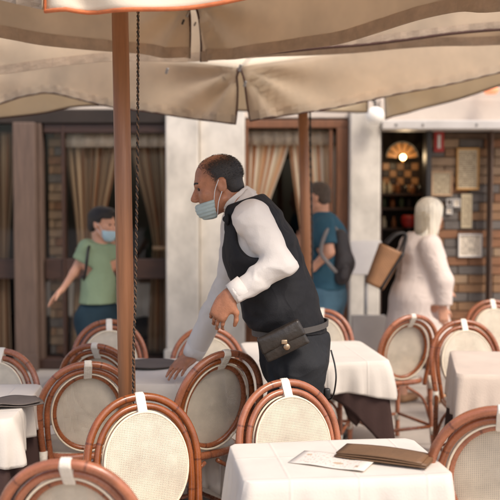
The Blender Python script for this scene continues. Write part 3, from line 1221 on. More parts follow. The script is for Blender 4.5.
def cloth(root, a, drop, point, z, mat, name, seed, rot=0.0, fold=.02, b=None, grow=0.0):
    """draped square cloth: a,b half sizes of the table; point: extra length at the corners"""
    rnd = random.Random(seed)
    b = b or a
    n, rows = 200, 14
    P = []
    ph = [rnd.uniform(0, 6.28) for _ in range(6)]
    for i in range(n):
        th = 2 * math.pi * i / n
        c, s = math.cos(th), math.sin(th)
        e = .16
        # rounded square outline
        x = (a + grow) * math.copysign(abs(c) ** e, c) if abs(c) > 1e-6 else 0
        y = (b + grow) * math.copysign(abs(s) ** e, s) if abs(s) > 1e-6 else 0
        m = max(abs(c), abs(s))
        k = 1 / m
        x2, y2 = (a + grow) * c * k, (b + grow) * s * k
        x, y = .88 * x2 + .12 * x * min(1, k), .88 * y2 + .12 * y * min(1, k)
        rr = math.hypot(x2, y2)
        lim = .96 * math.hypot(a + grow, b + grow)
        if rr > lim:
            x, y = x2 * lim / rr, y2 * lim / rr
        else:
            x, y = x2, y2
        corner = max(0.0, 1 - abs(abs(th % (math.pi / 2) - math.pi / 4)) / (math.pi / 4))
        cp = corner ** 2.2
        row = [(x * f_, y * f_, z + .0022 * math.sin(9 * x * f_ + ph[0]) * math.sin(8 * y * f_ + ph[1])) for f_ in (0.0, .25, .5, .75, .93, .992)]
        d = Vector((x, y, 0)).normalized()
        L = drop + point * cp
        for j in range(rows + 1):
            t = j / rows
            out = .002 + .006 * min(1, t * 8)
            w = math.sin(th * 9 + ph[2]) * .5 + math.sin(th * 17 + ph[3]) * .35 + math.sin(th * 5 + ph[4]) * .3
            out += fold * t * (w + .25) + .012 * t * math.sin(th * 31 + ph[0]) * math.sin(th * 3 + ph[1]) + .05 * t * cp * (1 - .4 * t) + .018 * t * math.sin(th * 40 + ph[5]) * cp
            out -= .01 * t * t
            zz = z - .008 - L * t - .004 * math.sin(th * 13 + ph[1]) * t
            if j == 0:
                zz = z - .002
            row.append((x + d.x * out, y + d.y * out, max(zz, -.70)))
        P.append(row)
    g = G()
    g.grid(P, closed_u=True)
    o = g.build(name, mat, root, solid=.0025)
    bm = bmesh.new()
    bm.from_mesh(o.data)
    bmesh.ops.remove_doubles(bm, verts=bm.verts[:], dist=1e-5)
    bm.to_mesh(o.data)
    bm.free()
    return o


def table(loc, rz, a, lab, cl_lab, under_lab, drop=.28, point=.16, udrop=.38, upoint=.2, mat=None, seed=0, fold=.034, b=None, urot=0.0):
    x, y = loc
    b = b or a
    t = thing('cafe_table', lab, 'table', (x, y, 0.004), rz, 'cafe tables under cloths')
    g = G()
    g.box((0, 0, .725), (2 * a, 2 * b, .03), bev=.012)
    g.build('tabletop', m_tabletop, t)
    g = G()
    g.tube([(0, 0, .03), (0, 0, .708)], .03, seg=14)
    g.build('column', m_black, t)
    for k in range(4):
        an = k * math.pi / 2 + math.pi / 4
        g = G()
        g.tube([(0, 0, .10), (.12 * math.cos(an), .12 * math.sin(an), .075), (.31 * math.cos(an), .31 * math.sin(an), .018)], [.022, .018, .014], seg=8)
        g.build('foot', m_black, t)
    if under_lab:
        r2 = thing('undercloth', under_lab, 'tablecloth', (x, y, .745), rz + urot, 'dark cloths under the white ones')
        cloth(r2, a, udrop, upoint, .0015, m_brown, 'drape', seed + 50, fold=fold * 1.2, b=b, grow=.002)
    r1 = thing('tablecloth', cl_lab, 'tablecloth', (x, y, .750), rz, 'top tablecloths')
    cloth(r1, a, drop, point, .0015, mat or m_white, 'drape', seed, fold=fold, b=b, grow=.02)
    return t


TZ = .752
table((.275, 2.87), R(7), .30, 'cafe table in the front with the menu and brown folder', 'white cloth under the menu and brown folder in front', 'dark cloth under the front white cloth', seed=1, b=.20, drop=.30, point=.10, fold=.03)
table((-1.27, 3.72), R(3), .32, 'cafe table at the left edge with the grey napkin', 'white cloth at the left edge under the grey napkin', 'dark brown cloth hanging under the left white cloth', seed=2, drop=.15, point=.03, udrop=.42)
table((1.42, 4.62), R(-10), .34, 'cafe table at the right edge under the draped white cloth', 'draped white cloth with painted-in shade on the table at the right edge', 'dark brown cloth hanging below the draped white cloth at right', seed=3, mat=m_white_shaded, drop=.20, point=.05, udrop=.36, upoint=.26)
table((.34, 5.0), R(6), .34, 'cafe table behind the waiter\'s hip with dark metal feet', 'white cloth on the table right behind the waiter', 'dark brown cloth corner hanging between the waiter and the bound chair', seed=4, drop=.15, point=.04, udrop=.17, upoint=.34)
table((-.38, 4.42), R(2), .23, 'cafe table the waiter is wiping', 'white cloth on the table under the waiter\'s hand', None, seed=5, drop=.42, point=.10, b=.33)

# ------------------------------------------------------------------ things on the tables
m_leather_b = M('brown_folder', rgb(112, 82, 56), rough=.55, var=.15, vscale=12, bump=.15, bscale=120)
m_menu = print_mat('menu_print', rgb(222, 212, 200), rgb(176, 158, 144), rows=30, dens=.42, pic=True)
m_grey = M('grey_napkin', rgb(92, 82, 76), rough=.8, var=.15, bump=.2, bscale=120)
mp = atz(333, 462, TZ)
mn = thing('menu_sheet', 'printed menu sheet with food pictures under the brown folder', 'menu', (mp.x, mp.y, TZ + .004), R(-24))
g = G()
Pg = [[((i / 10 - .5) * .25, (j / 14 - .5) * .15, .003 * math.sin(i * .5) ** 2) for j in range(15)] for i in range(11)]
g.grid(Pg, uvs=[[(i / 10, j / 14) for j in range(15)] for i in range(11)])
g.build('sheet', m_menu, mn, solid=.0012)
fp = atz(384, 461, TZ)
fo = thing('menu_folder', 'folded brown leather menu folder lying on the front white cloth', 'folder', (fp.x, fp.y, TZ + .008), R(-26))
for k, (dz, rx, dx) in enumerate(((.003, 0, 0), (.009, R(2.2), .006), (.014, R(4.0), -.004))):
    g = G()
    Pg = [[((i / 12 - .5) * (.30 - .01 * k) + dx, (j / 6 - .5) * .105, dz + .006 * math.sin(math.pi * i / 12) * k * .5 + (.004 * (j / 6) if k else 0)) for j in range(7)] for i in range(13)]
    g.grid(Pg)
    g.build('cover' if k != 1 else 'flap', m_leather_b, fo, solid=.004)
np_ = atz(12, 405, TZ)
nk = thing('folded_napkin', 'dark grey folded napkin on the left table', 'napkin', (np_.x, np_.y, TZ + .004), R(20))
for k in range(2):
    g = G()
    Pg = [[((i / 10 - .5) * (.24 - .03 * k), (j / 8 - .5) * .15, .006 + .009 * k + .005 * math.sin(i * .7 + j * .5)) for j in range(9)] for i in range(11)]
    g.grid(Pg)
    g.build('layer', m_grey, nk, solid=.004)
tp_ = atz(152, 366, TZ)
tr = thing('grey_tray', 'thin grey tray on the middle table beside the pole', 'tray', (tp_.x, tp_.y, TZ + .004), R(3))
g = G()
g.lathe([(.10, 0), (.13, .004), (.14, .012), (.135, .013), (.125, .007), (.0, .006)], seg=40)
g.build('dish', m_grey, tr)
# ------------------------------------------------------------------ things on the facade and in the shop
m_paper = print_mat('notice_print', rgb(222, 208, 188), rgb(120, 104, 90), rows=14, dens=.5)
m_board = print_mat('menu_board_print', rgb(196, 178, 146), rgb(110, 92, 72), rows=20, dens=.55)
m_red = M('red_paint', rgb(176, 44, 36), rough=.5, var=.1)
m_white_p = M('white_paint', rgb(226, 220, 214), rough=.5, var=.06)
m_brass = M('brass', rgb(176, 130, 74), rough=.35, metal=.7, var=.15)


def panel(name, label, cat, x0, x1, y0, y1, Y, mat, fmat=None, fw=.015, th=.012, extra=None):
    a, b = at(x0, y1, Y), at(x1, y0, Y)
    c = (a + b) / 2
    w, h = b.x - a.x, b.z - a.z
    t = thing(name, label, cat, (c.x, Y, a.z))
    g = G()
    g.box((0, 0, h / 2), (w, th, h), bev=.002)
    g.build('sheet', mat, t, smooth=False)
    if fmat:
        for (cx, cz, sx, sz) in ((0, fw / 2, w + .004, fw), (0, h - fw / 2, w + .004, fw), (-w / 2 + fw / 2, h / 2, fw, h - 2 * fw - .002), (w / 2 - fw / 2, h / 2, fw, h - 2 * fw - .002)):
            g = G()
            g.box((cx, -.006, cz), (sx, th + .012, sz), bev=.003)
            g.build('frame', fmat, t, smooth=False)
    return t


YW = YF + .135
panel('menu_board', 'tall framed menu board with brass sides on the brick wall', 'menu board', 456, 479, 148, 190, YW, m_board, m_brass)
panel('notice_board', 'tan framed notice on the brick wall beside the red sign', 'notice', 431, 452, 171, 196, YW, m_board, m_lightwood)
panel('red_sign', 'small red and white sign at the top of the brick wall', 'sign', 434, 444, 131, 152, YW, m_red, None)
rs = [o_ for o_ in bpy.data.objects if o_.name.startswith('red_sign')][0]
g = G()
g.box((0, -.0085, .10), (.030, .004, .13), bev=.001)
g.build('white_panel', m_white_p, rs, smooth=False)
o = panel('menu_sheet', 'white framed menu sheet low on the brick wall', 'notice', 458, 482, 234, 257, YW, m_paper, m_white_p, .012)
for (x0, x1, y0, y1, lab) in ((446, 452, 199, 206, 'small dark square picture left of the blonde woman\'s gaze'), (453, 460, 199, 207, 'small pale square picture beside the dark one'), (446, 452, 208, 214, 'tiny white card under the small dark picture')):
    panel('wall_card', lab, 'card', x0, x1, y0, y1, YW, m_grey if 'dark square' in lab else m_paper, m_white_p, .008)
panel('wall_sheet', 'narrow plain sheet under the menu board', 'notice', 461, 472, 194, 228, YW, m_board, None)

# white menu stand
ms = at(366, 275, 8.0)
st = thing('menu_stand', 'white menu stand with a tilted board on a slim post', 'stand', (ms.x, 8.0, 0.004))
g = G()
g.box((0, -.03, at(366, 258, 8.0).z), (.27, .02, .31), rot=Matrix.Rotation(R(-18), 3, 'X'), bev=.004)
g.build('board', m_white_p, st, smooth=False)
g = G()
g.tube([(0, 0, .02), (0, 0, at(366, 262, 8.0).z)], .016, seg=12)
g.build('post', m_steel, st)
g = G()
g.box((0, 0, .015), (.36, .30, .024), bev=.006)
g.build('base', m_white_p, st, smooth=False)
a, b = at(352, 341, 7.6), at(386, 316, 7.6)
sb = thing('sandwich_board', 'low pale board leaning behind the bound chair', 'sign', ((a.x + b.x) / 2, 7.62, 0.004))
for s in (-1, 1):
    g = G()
    g.box((0, s * .08, b.z / 2), (b.x - a.x, .018, b.z), rot=Matrix.Rotation(s * R(-7) * -1, 3, 'X'), bev=.004)
    g.build('face', m_header, sb, smooth=False)

# globe lamps under the facade beam
m_globe = emis('lamp_globe', rgb(240, 234, 224), .12)
m_glow = emis('warm_bulb', rgb(255, 214, 150), 9.0)
for (px, py, r, lab, mm) in ((375, 116, .085, 'white globe lamp on the pale pilaster under the parasol edge', m_globe),):
    p = at(px, py, 8.3)
    L = thing('globe_lamp', lab, 'lamp', p)
    g = G()
    prof = [(r * math.sin(math.pi * k / 16) + .001, -r * math.cos(math.pi * k / 16)) for k in range(17)]
    g.lathe(prof, seg=24)
    g.build('globe', mm, L)
    g = G()
    g.tube([(0, 0, r - .005), (0, 0, r + .05), (0, .16, r + .07)], .012, seg=8)
    g.build('bracket', m_black, L)
p = at(491, 89, 8.35)
L = thing('heat_lamp', 'small orange lamp under the beam at the right edge', 'lamp', p)
g = G()
g.lathe([(.002, -.05), (.05, -.045), (.075, -.01), (.05, .035), (.02, .05)], seg=20)
g.build('shade', emis('orange_glass', rgb(236, 150, 110), .6), L)
g = G()
g.tube([(0, 0, .045), (0, .08, .10), (0, .2, .12)], .01, seg=8)
g.build('bracket', m_black, L)

# fan light in the shop
YD = 9.5
pc = at(402, 158, YD)
fan = thing('fan_lamp', 'arched fan lamp with a glowing bulb inside the shop door', 'lamp', pc)
fr = .155
m_fanp = emis('amber_pane', rgb(150, 104, 58), .05)
for k in range(6):
    a0, a1 = math.pi * k / 6 + .06, math.pi * (k + 1) / 6 - .06
    g = G()
    v = []
    for yy in (0, .012):
        for (r_, a_) in ((.05, a0), (fr, a0), (fr * 1.02, (a0 + a1) / 2), (fr, a1), (.05, a1)):
            v.append((r_ * math.cos(a_), yy, r_ * math.sin(a_)))
    f = [[0, 1, 2, 3, 4], [9, 8, 7, 6, 5]] + [[i, 5 + i, 5 + (i + 1) % 5, (i + 1) % 5] for i in range(5)]
    g.add(v, f)
    g.build('fan_pane', m_fanp, fan, smooth=False)
g = G()
g.tube([(fr * 1.1 * math.cos(math.pi * k / 20), 0, fr * 1.1 * math.sin(math.pi * k / 20)) for k in range(21)], .014, seg=8)
g.build('arch_frame', m_black, fan)
g = G()
g.lathe([(.03 * math.sin(math.pi * k / 12) + .001, -.03 * math.cos(math.pi * k / 12)) for k in range(13)], c=(0, -.06, .005), seg=18)
g.build('bulb', m_glow, fan)
g = G()
g.tube([(0, 0, -.03), (0, -.055, -.04)], .012, seg=8)
g.build('bracket', m_brass, fan)
pl = bpy.data.lights.new('bulb_light', 'POINT')
pl.energy = 2.2
pl.color = (1, .72, .42)
pl.shadow_soft_size = .05
po = bpy.data.objects.new('bulb_light', pl)
COL.objects.link(po)
po.parent = fan
po.location = (0, -.2, .0)
# shop back wall with chequered tiles and shelves of bottles
bw = thing('shop_cabinet', 'dark shop cabinet with chequered tile back and shelves behind the door', 'cabinet', (at(402, 300, 9.7).x, 9.7, .034))
x0, x1 = at(379, 200, 9.7).x, at(428, 200, 9.7).x
w = x1 - x0
g = G()
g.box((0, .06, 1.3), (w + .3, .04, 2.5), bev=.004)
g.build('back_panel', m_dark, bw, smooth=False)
zc0, zc1 = at(402, 195, 9.7).z, at(402, 166, 9.7).z
m_t1, m_t2 = M('tile_tan', rgb(176, 130, 90), rough=.4), M('tile_dark', rgb(52, 36, 30), rough=.4)
for i in range(5):
    for j in range(4):
        g = G()
        s = (zc1 - zc0) / 4
        g.box((-.18 + s * i, .03, zc0 + s * (j + .5)), (s - .006, .016, s - .006), bev=.003)
        g.build('tile', m_t1 if (i + j) % 2 else m_t2, bw, smooth=False)
for z in (zc0 - .03, at(402, 212, 9.7).z, at(402, 232, 9.7).z, at(402, 262, 9.7).z):
    g = G()
    g.box((0, -.03, z), (w + .2, .18, .025), bev=.003)
    g.build('shelf', m_darkwood, bw, smooth=False)
m_bot = [M('bottle_green', rgb(52, 62, 46), rough=.2), M('bottle_amber', rgb(120, 72, 40), rough=.2), M('bottle_pale', rgb(190, 180, 160), rough=.25), M('bottle_black', rgb(34, 28, 28), rough=.2)]
random.seed(12)
ORD = ['first', 'second', 'third', 'fourth', 'fifth', 'sixth', 'seventh']
BC = ['dark green', 'amber', 'pale', 'black']
for z, n, sh in ((zc0 - .0175, 7, 'top'), (at(402, 212, 9.7).z + .0125, 6, 'middle'), (at(402, 232, 9.7).z + .0125, 5, 'lower')):
    for k in range(n):
        x = bw.location.x - w / 2 + .04 + (w - .06) * k / (n - 1) + random.uniform(-.01, .01)
        h = random.uniform(.10, .15)
        ci = random.randrange(4)
        bo = thing('bottle', '%s bottle, %s from the left on the %s shop shelf' % (BC[ci], ORD[k], sh), 'bottle', (x, 9.62 + random.uniform(-.02, .03), bw.location.z + z + .001), group='bottles on the shop shelves')
        g = G()
        g.lathe([(.024, 0), (.026, .01), (.026, h * .6), (.012, h * .75), (.011, h)], seg=12)
        g.build('body', m_bot[ci], bo)
rp = at(409, 222, 9.3)
rd = thing('red_pot', 'round red pot on a slim stand just inside the shop door', 'pot', (rp.x, 9.3, .034))
g = G()
g.lathe([(.05, 0), (.075, .03), (.085, .08), (.07, .12), (.055, .125)], c=(0, 0, rp.z - .09), seg=20)
g.build('pot', m_red, rd)
g = G()
g.lathe([(.12, 0), (.12, .02), (.02, .04), (.02, rp.z - .12), (.06, rp.z - .10), (.06, rp.z - .091)], seg=16)
g.build('stand', m_black, rd)

# a set table inside the left window
for (px, y, lab, cl) in ((150, 9.75, 'dining table inside the window by the marble pilaster', 'pale cloth on the dining table inside the window by the marble pilaster'), (66, 9.9, 'dining table inside the window behind the woman in green', 'pale cloth on the dining table behind the woman in green')):
    xx = at(px, 290, y).x
    t_ = table((xx, y), 0, .36, lab, cl, None, seed=px, drop=.34)
    t_.location.z = .034

# ------------------------------------------------------------------ figures: smooth implicit surfaces meshed with surface nets
rng = np.random.RandomState(5)
LAT = rng.rand(32, 32, 32).astype(np.float32)


def vnoise(P, s):
    q = P * s
    i = np.floor(q).astype(int)
    f = (q - i).astype(np.float32)
    f = f * f * (3 - 2 * f)
    i &= 31
    j = (i + 1) & 31
    out = 0
    for dx in (0, 1):
        for dy in (0, 1):
            for dz in (0, 1):
                w = (f[..., 0] if dx else 1 - f[..., 0]) * (f[..., 1] if dy else 1 - f[..., 1]) * (f[..., 2] if dz else 1 - f[..., 2])
                out = out + w * LAT[(j if dx else i)[..., 0], (j if dy else i)[..., 1], (j if dz else i)[..., 2]]
    return out - .5


def npv(v):
    return np.array(tuple(v), dtype=np.float32)


def cone(a, ra, b, rb, flat=None, f=1.0):
    return ('cone', npv(a), ra, npv(b), rb, None if flat is None else npv(Vector(flat).normalized()), f)


def ell(c, r, ax=None):
    """ax: 3x3 rows = local axes"""
    return ('ell', npv(c), np.array(r, dtype=np.float32), np.eye(3, dtype=np.float32) if ax is None else np.array([tuple(a) for a in ax], dtype=np.float32))


def sdf_prim(p, P):
    if p[0] == 'cone':
        _, a, ra, b, rb, n, f = p
        d = P - a
        ba = b - a
        if n is not None:
            d = d + n * ((d @ n) * (1 / f - 1))[..., None]
            ba = ba + n * ((ba @ n) * (1 / f - 1))
        t = np.clip((d @ ba) / max(1e-9, float(ba @ ba)), 0, 1)
        q = d - t[..., None] * ba
        r = np.sqrt((q * q).sum(-1)) - (ra + (rb - ra) * t)
        return r * (min(1.0, f) * .5 + .5)
    _, c, r, A = p
    d = (P - c) @ A.T
    k0 = np.sqrt(((d / r) ** 2).sum(-1)) + 1e-6
    k1 = np.sqrt(((d / (r * r)) ** 2).sum(-1)) + 1e-6
    return k0 * (k0 - 1) / k1


def prim_box(p):
    if p[0] == 'cone':
        m = max(p[2], p[4]) * max(1, p[6])
        return np.minimum(p[1], p[3]) - m, np.maximum(p[1], p[3]) + m
    m = p[2].max()
    return p[1] - m, p[1] + m


def surf(prims, h=.006, k=.02, inflate=0.0, post=None, hard=(), minus=()):
    """smooth union of prims (+ hard: prims joined with a small radius) -> verts, faces"""
    allp = list(prims) + list(hard)
    lo = np.min([prim_box(p)[0] for p in allp], axis=0) - inflate - 4 * h
    hi = np.max([prim_box(p)[1] for p in allp], axis=0) + inflate + 4 * h
    n = np.ceil((hi - lo) / h).astype(int) + 1
    F = np.full(n, .5, dtype=np.float32)
    axs = [lo[i] + h * np.arange(n[i], dtype=np.float32) for i in range(3)]

    def sub(p, mar):
        a, b = prim_box(p)
        i0 = np.clip(np.floor((a - mar - lo) / h).astype(int), 0, n)
        i1 = np.clip(np.ceil((b + mar - lo) / h).astype(int) + 1, 0, n)
        sl = tuple(slice(x, y) for x, y in zip(i0, i1))
        gx, gy, gz = np.meshgrid(axs[0][sl[0]], axs[1][sl[1]], axs[2][sl[2]], indexing='ij')
        return sl, np.stack([gx, gy, gz], -1)
    for lst, kk in ((prims, k), (hard, .006)):
        for p in lst:
            sl, P = sub(p, inflate + .06)
            d = sdf_prim(p, P) - inflate
            A = F[sl]
            hh = np.maximum(kk - np.abs(A - d), 0) / kk
            F[sl] = np.minimum(A, d) - hh * hh * kk * .25
    for p in minus:
        sl, P = sub(p, .03)
        d = -sdf_prim(p, P)
        A = F[sl]
        kk = .008
        hh = np.maximum(kk - np.abs(A - d), 0) / kk
        F[sl] = np.maximum(A, d) + hh * hh * kk * .25
    if post is not None:
        near = np.abs(F) < .08
        idx = np.nonzero(near)
        P = np.stack([axs[0][idx[0]], axs[1][idx[1]], axs[2][idx[2]]], -1)
        inner = F <= -.08
        F[idx] = post(P, F[idx])
        ii = np.nonzero(inner)
        if len(ii[0]):
            P = np.stack([axs[0][ii[0]], axs[1][ii[1]], axs[2][ii[2]]], -1)
            F[ii] = post(P, F[ii])
    return nets(F, lo, h)


def nets(F, lo, h):
    S = F < 0
    c = [(i, j, k) for i in (0, 1) for j in (0, 1) for k in (0, 1)]
    nx, ny, nz = F.shape
    cnt = np.zeros((nx - 1, ny - 1, nz - 1), dtype=np.int8)
    for (i, j, k) in c:
        cnt += S[i:nx - 1 + i, j:ny - 1 + j, k:nz - 1 + k]
    act = (cnt > 0) & (cnt < 8)
    idx = np.stack(np.nonzero(act), -1)
    ids = np.full(act.shape, -1, dtype=np.int64)
    ids[act] = np.arange(len(idx))
    acc = np.zeros((len(idx), 3), dtype=np.float64)
    num = np.zeros(len(idx))
    for a in c:
        for b in c:
            if sum(b) - sum(a) == 1 and all(y >= x for x, y in zip(a, b)):
                fa = F[idx[:, 0] + a[0], idx[:, 1] + a[1], idx[:, 2] + a[2]].astype(np.float64)
                fb = F[idx[:, 0] + b[0], idx[:, 1] + b[1], idx[:, 2] + b[2]].astype(np.float64)
                cr = (fa < 0) != (fb < 0)
                t = np.where(cr, fa / np.where(cr, fa - fb, 1), 0)
                pos = np.array(a) + t[:, None] * (np.array(b) - np.array(a))
                acc += np.where(cr[:, None], pos, 0)
                num += cr
    V = lo + h * (idx + acc / num[:, None])
    faces = []
    for ax in range(3):
        s0 = [slice(None)] * 3
        s1 = [slice(None)] * 3
        s0[ax] = slice(0, -1)
        s1[ax] = slice(1, None)
        ch = S[tuple(s0)] != S[tuple(s1)]
        e = np.stack(np.nonzero(ch), -1)
        o = [q for q in range(3) if q != ax]
        e = e[(e[:, o[0]] > 0) & (e[:, o[1]] > 0) & (e[:, o[0]] < F.shape[o[0]] - 1) & (e[:, o[1]] < F.shape[o[1]] - 1)]
        inside = S[e[:, 0], e[:, 1], e[:, 2]]
        q = []
        for da, db in ((0, 0), (-1, 0), (-1, -1), (0, -1)):
            d = e.copy()
            d[:, o[0]] += da
            d[:, o[1]] += db
            q.append(ids[d[:, 0], d[:, 1], d[:, 2]])
        q = np.stack(q, -1)
        if ax == 1:
            inside = ~inside
        q = np.where(inside[:, None], q, q[:, ::-1])
        faces.append(q)
    return V, np.concatenate(faces)


def sbuild(name, vf, mat, root, smooth_it=2):
    V, Fc = vf
    off = np.array(tuple(parent_world(root)))
    for _ in range(smooth_it):          # light laplacian
        acc = np.zeros_like(V)
        num = np.zeros(len(V))
        for i in range(4):
            for j in (1, 3):
                np.add.at(acc, Fc[:, i], V[Fc[:, (i + j) % 4]])
                np.add.at(num, Fc[:, i], 1)
        V = V * .4 + .6 * acc / np.maximum(1, num)[:, None]
    me = bpy.data.meshes.new(name)
    V = (V - off).astype(np.float32)
    me.vertices.add(len(V))
    me.vertices.foreach_set('co', V.ravel())
    me.loops.add(Fc.size)
    me.loops.foreach_set('vertex_index', Fc.ravel().astype(np.int32))
    me.polygons.add(len(Fc))
    me.polygons.foreach_set('loop_start', np.arange(0, Fc.size, 4, dtype=np.int32))
    me.polygons.foreach_set('use_smooth', np.ones(len(Fc), dtype=bool))
    me.update(calc_edges=True)
    me.validate()
    me.materials.append(mat)
    o = bpy.data.objects.new(name, me)
    COL.objects.link(o)
    o.parent = root
    return o


def basis(f, up):
    f = Vector(f).normalized()
    r = f.cross(Vector(up)).normalized()
    u = r.cross(f).normalized()
    return f, r, u          # forward, right, up


def head_prims(c, f, up, s=1.0):
    f, r, u = basis(f, up)
    c = Vector(c)
    A = (r, f, u)

    def q(x, y, z):
        return c + (r * x + f * y + u * z) * s
    P = [ell(q(0, -.012, .038), [.075 * s, .098 * s, .083 * s], A),
         ell(q(0, .030, -.030), [.060 * s, .066 * s, .080 * s], A),
         ell(q(0, .052, -.078), [.042 * s, .040 * s, .036 * s], A),
         cone(q(0, .078, -.104), .017 * s, q(0, .070, -.100), .022 * s),
         ell(q(0, .074, .024), [.050 * s, .020 * s, .016 * s], A)]
    for sx in (-1, 1):
        P.append(cone(q(sx * .052, .0, -.060), .020 * s, q(sx * .022, .066, -.098), .018 * s))
        P.append(ell(q(sx * .036, .066, -.024), [.022 * s, .018 * s, .018 * s], A))
    H = [cone(q(0, .088, .010), .0095 * s, q(0, .116, -.028), .0115 * s),
         ell(q(0, .105, -.036), [.017 * s, .012 * s, .009 * s], A),
         ell(q(0, .089, -.060), [.022 * s, .010 * s, .0065 * s], A),
         ell(q(0, .087, -.072), [.019 * s, .010 * s, .007 * s], A)]
    for sx in (-1, 1):
        H.append(ell(q(sx * .075, -.012, -.008), [.010 * s, .020 * s, .031 * s], A))
        H.append(ell(q(sx * .078, -.018, .004), [.012 * s, .016 * s, .018 * s], A))
    for sx in (-1, 1):
        H.append(ell(q(sx * .033, .0795, .0155), [.017 * s, .011 * s, .0055 * s], A))
    Mn = [ell(q(sx * .032, .090, .003), [.015 * s, .011 * s, .009 * s], A) for sx in (-1, 1)]
    Mn += [ell(q(sx * .0885, -.013, -.002), [.0075 * s, .010 * s, .017 * s], A) for sx in (-1, 1)]
    return P, H, Mn, q, A


def hand_prims(w, d, nrm, side, curl=.5, s=1.0, spread=1.0, thumb=1.0):
    """w wrist, d direction of the fingers, nrm palm normal (towards the palm side), side: direction of the thumb"""
    d, nrm = Vector(d).normalized(), Vector(nrm).normalized()
    side = Vector(side)
    side = (side - d * side.dot(d)).normalized()
    nrm = (nrm - d * nrm.dot(d) - side * nrm.dot(side)).normalized()
    w = Vector(w)
    P = [cone(w, .027 * s, w + d * .04 * s, .032 * s, nrm, .6), cone(w + d * .035 * s + side * .014 * s, .026 * s, w + d * .085 * s + side * .016 * s, .024 * s, nrm, .55), cone(w + d * .035 * s - side * .016 * s, .026 * s, w + d * .08 * s - side * .018 * s, .022 * s, nrm, .55)]
    Fg = []
    for k, (o, L) in enumerate(((.031, .080), (.010, .090), (-.0105, .084), (-.031, .066))):
        base = w + d * (.092 - .006 * abs(k - 1)) * s + side * o * s
        dd = (d + side * o * 1.6 * spread).normalized()
        cur = base - d * .012 * s
        r0 = .0086 * s
        for j, (fr_, bend) in enumerate(((.46, .35), (.31, .9), (.23, 1.35))):
            a = bend * curl
            nd = (dd * math.cos(a) + nrm * math.sin(a)).normalized()
            nx = cur + nd * L * fr_ * s * (1.15 if j == 0 else 1)
            Fg.append(cone(cur, r0, nx, r0 * .9))
            cur, r0 = nx, r0 * .9
    b0 = w + d * .022 * s + side * .026 * s
    t1 = b0 + (d * .5 + side * .75 * thumb + nrm * .35).normalized() * .042 * s
    t2 = t1 + (d * .85 + side * .35 * thumb + nrm * .4).normalized() * .032 * s
    t3 = t2 + (d * .95 + side * .1 * thumb + nrm * .45).normalized() * .024 * s
    P.append(cone(b0 - side * .012 * s, .015 * s, t1, .0125 * s))
    Fg += [cone(t1, .0115 * s, t2, .0105 * s), cone(t2, .0105 * s, t3, .009 * s)]
    return P, Fg


def plane(P, pt, n):
    n = npv(Vector(n).normalized())
    return (P - npv(pt)) @ n


def smax(a, b, k=.008):
    h = np.maximum(k - np.abs(a - b), 0) / k
    return np.maximum(a, b) + h * h * k * .25


def folds(P, amp=.006, s=9.0, st=(1, 1, 1), seed=0.0):
    Q = P * np.array(st, dtype=np.float32) + seed
    a = vnoise(Q, s)
    b = vnoise(Q + 7.3 + .12 * a[..., None], s * 2.3)
    ridge = .5 - np.abs(a) * 2.6
    r2 = .45 - np.abs(b) * 2.6
    return -amp * (ridge * 1.0 + r2 * .28)


m_skin = M('skin_tan', rgb(172, 116, 86), rough=.42, var=.16, vscale=38, bump=.16, bscale=180, sss=.12)
m_skin_l = M('skin_light', rgb(214, 160, 132), rough=.5, var=.08, vscale=18, bump=.06, bscale=220, sss=.12)
m_shirt = M('white_shirt', rgb(226, 218, 210), rough=.8, var=.04, vscale=5, bump=.12, bscale=200, transl=.06, spec=.2, crease=.16, cscale=6)
m_vest = M('black_waistcoat', rgb(33, 32, 34), rough=.75, var=.18, vscale=8, bump=.15, bscale=220, spec=.3, crease=.3, cscale=6)
m_vestback = M('waistcoat_back', rgb(84, 76, 68), rough=.45, var=.15, vscale=10, bump=.1, bscale=100)
m_trous = M('black_trousers', rgb(38, 38, 40), rough=.8, var=.2, vscale=6, bump=.15, bscale=200, spec=.3, crease=.4, cscale=6)
m_shoe = M('black_shoe', rgb(30, 28, 28), rough=.3, var=.15)
m_hairb = M('black_hair', rgb(34, 28, 26), rough=.5, var=.4, vscale=50, bump=.6, bscale=160)
m_mask = M('mask_blue', rgb(182, 198, 196), rough=.8, var=.06, vscale=20, bump=.15, bscale=90, transl=.1)
m_eye = M('eye_dark', rgb(30, 22, 20), rough=.2, var=.05)
m_pouch = M('pouch_leather', rgb(50, 43, 37), rough=.40, var=.22, vscale=14, bump=.2, bscale=70)
m_belt = M('belt_grey', rgb(84, 79, 75), rough=.6, var=.12)


def eyes(root, q, s=1.0):
    for sx in (-1, 1):
        g = G()
        r = .0098 * s
        g.lathe([(r * math.sin(math.pi * k / 10) + .0004, -r * math.cos(math.pi * k / 10)) for k in range(11)], c=q(sx * .032, .0765, .005), seg=12)
        g.build('eye', m_eye, root, world=True)


def strands(root, name, mat, pts_dirs, w=.0016):
    g = G()
    v, f = [], []
    for p, d, L in pts_dirs:
        d = d.normalized()
        s = d.orthogonal().normalized() * w
        o = len(v)
        v += [p - s, p + s, p + d * L]
        f.append([o, o + 1, o + 2])
    g.add(v, f)
    return g.build(name, mat, root, world=True)


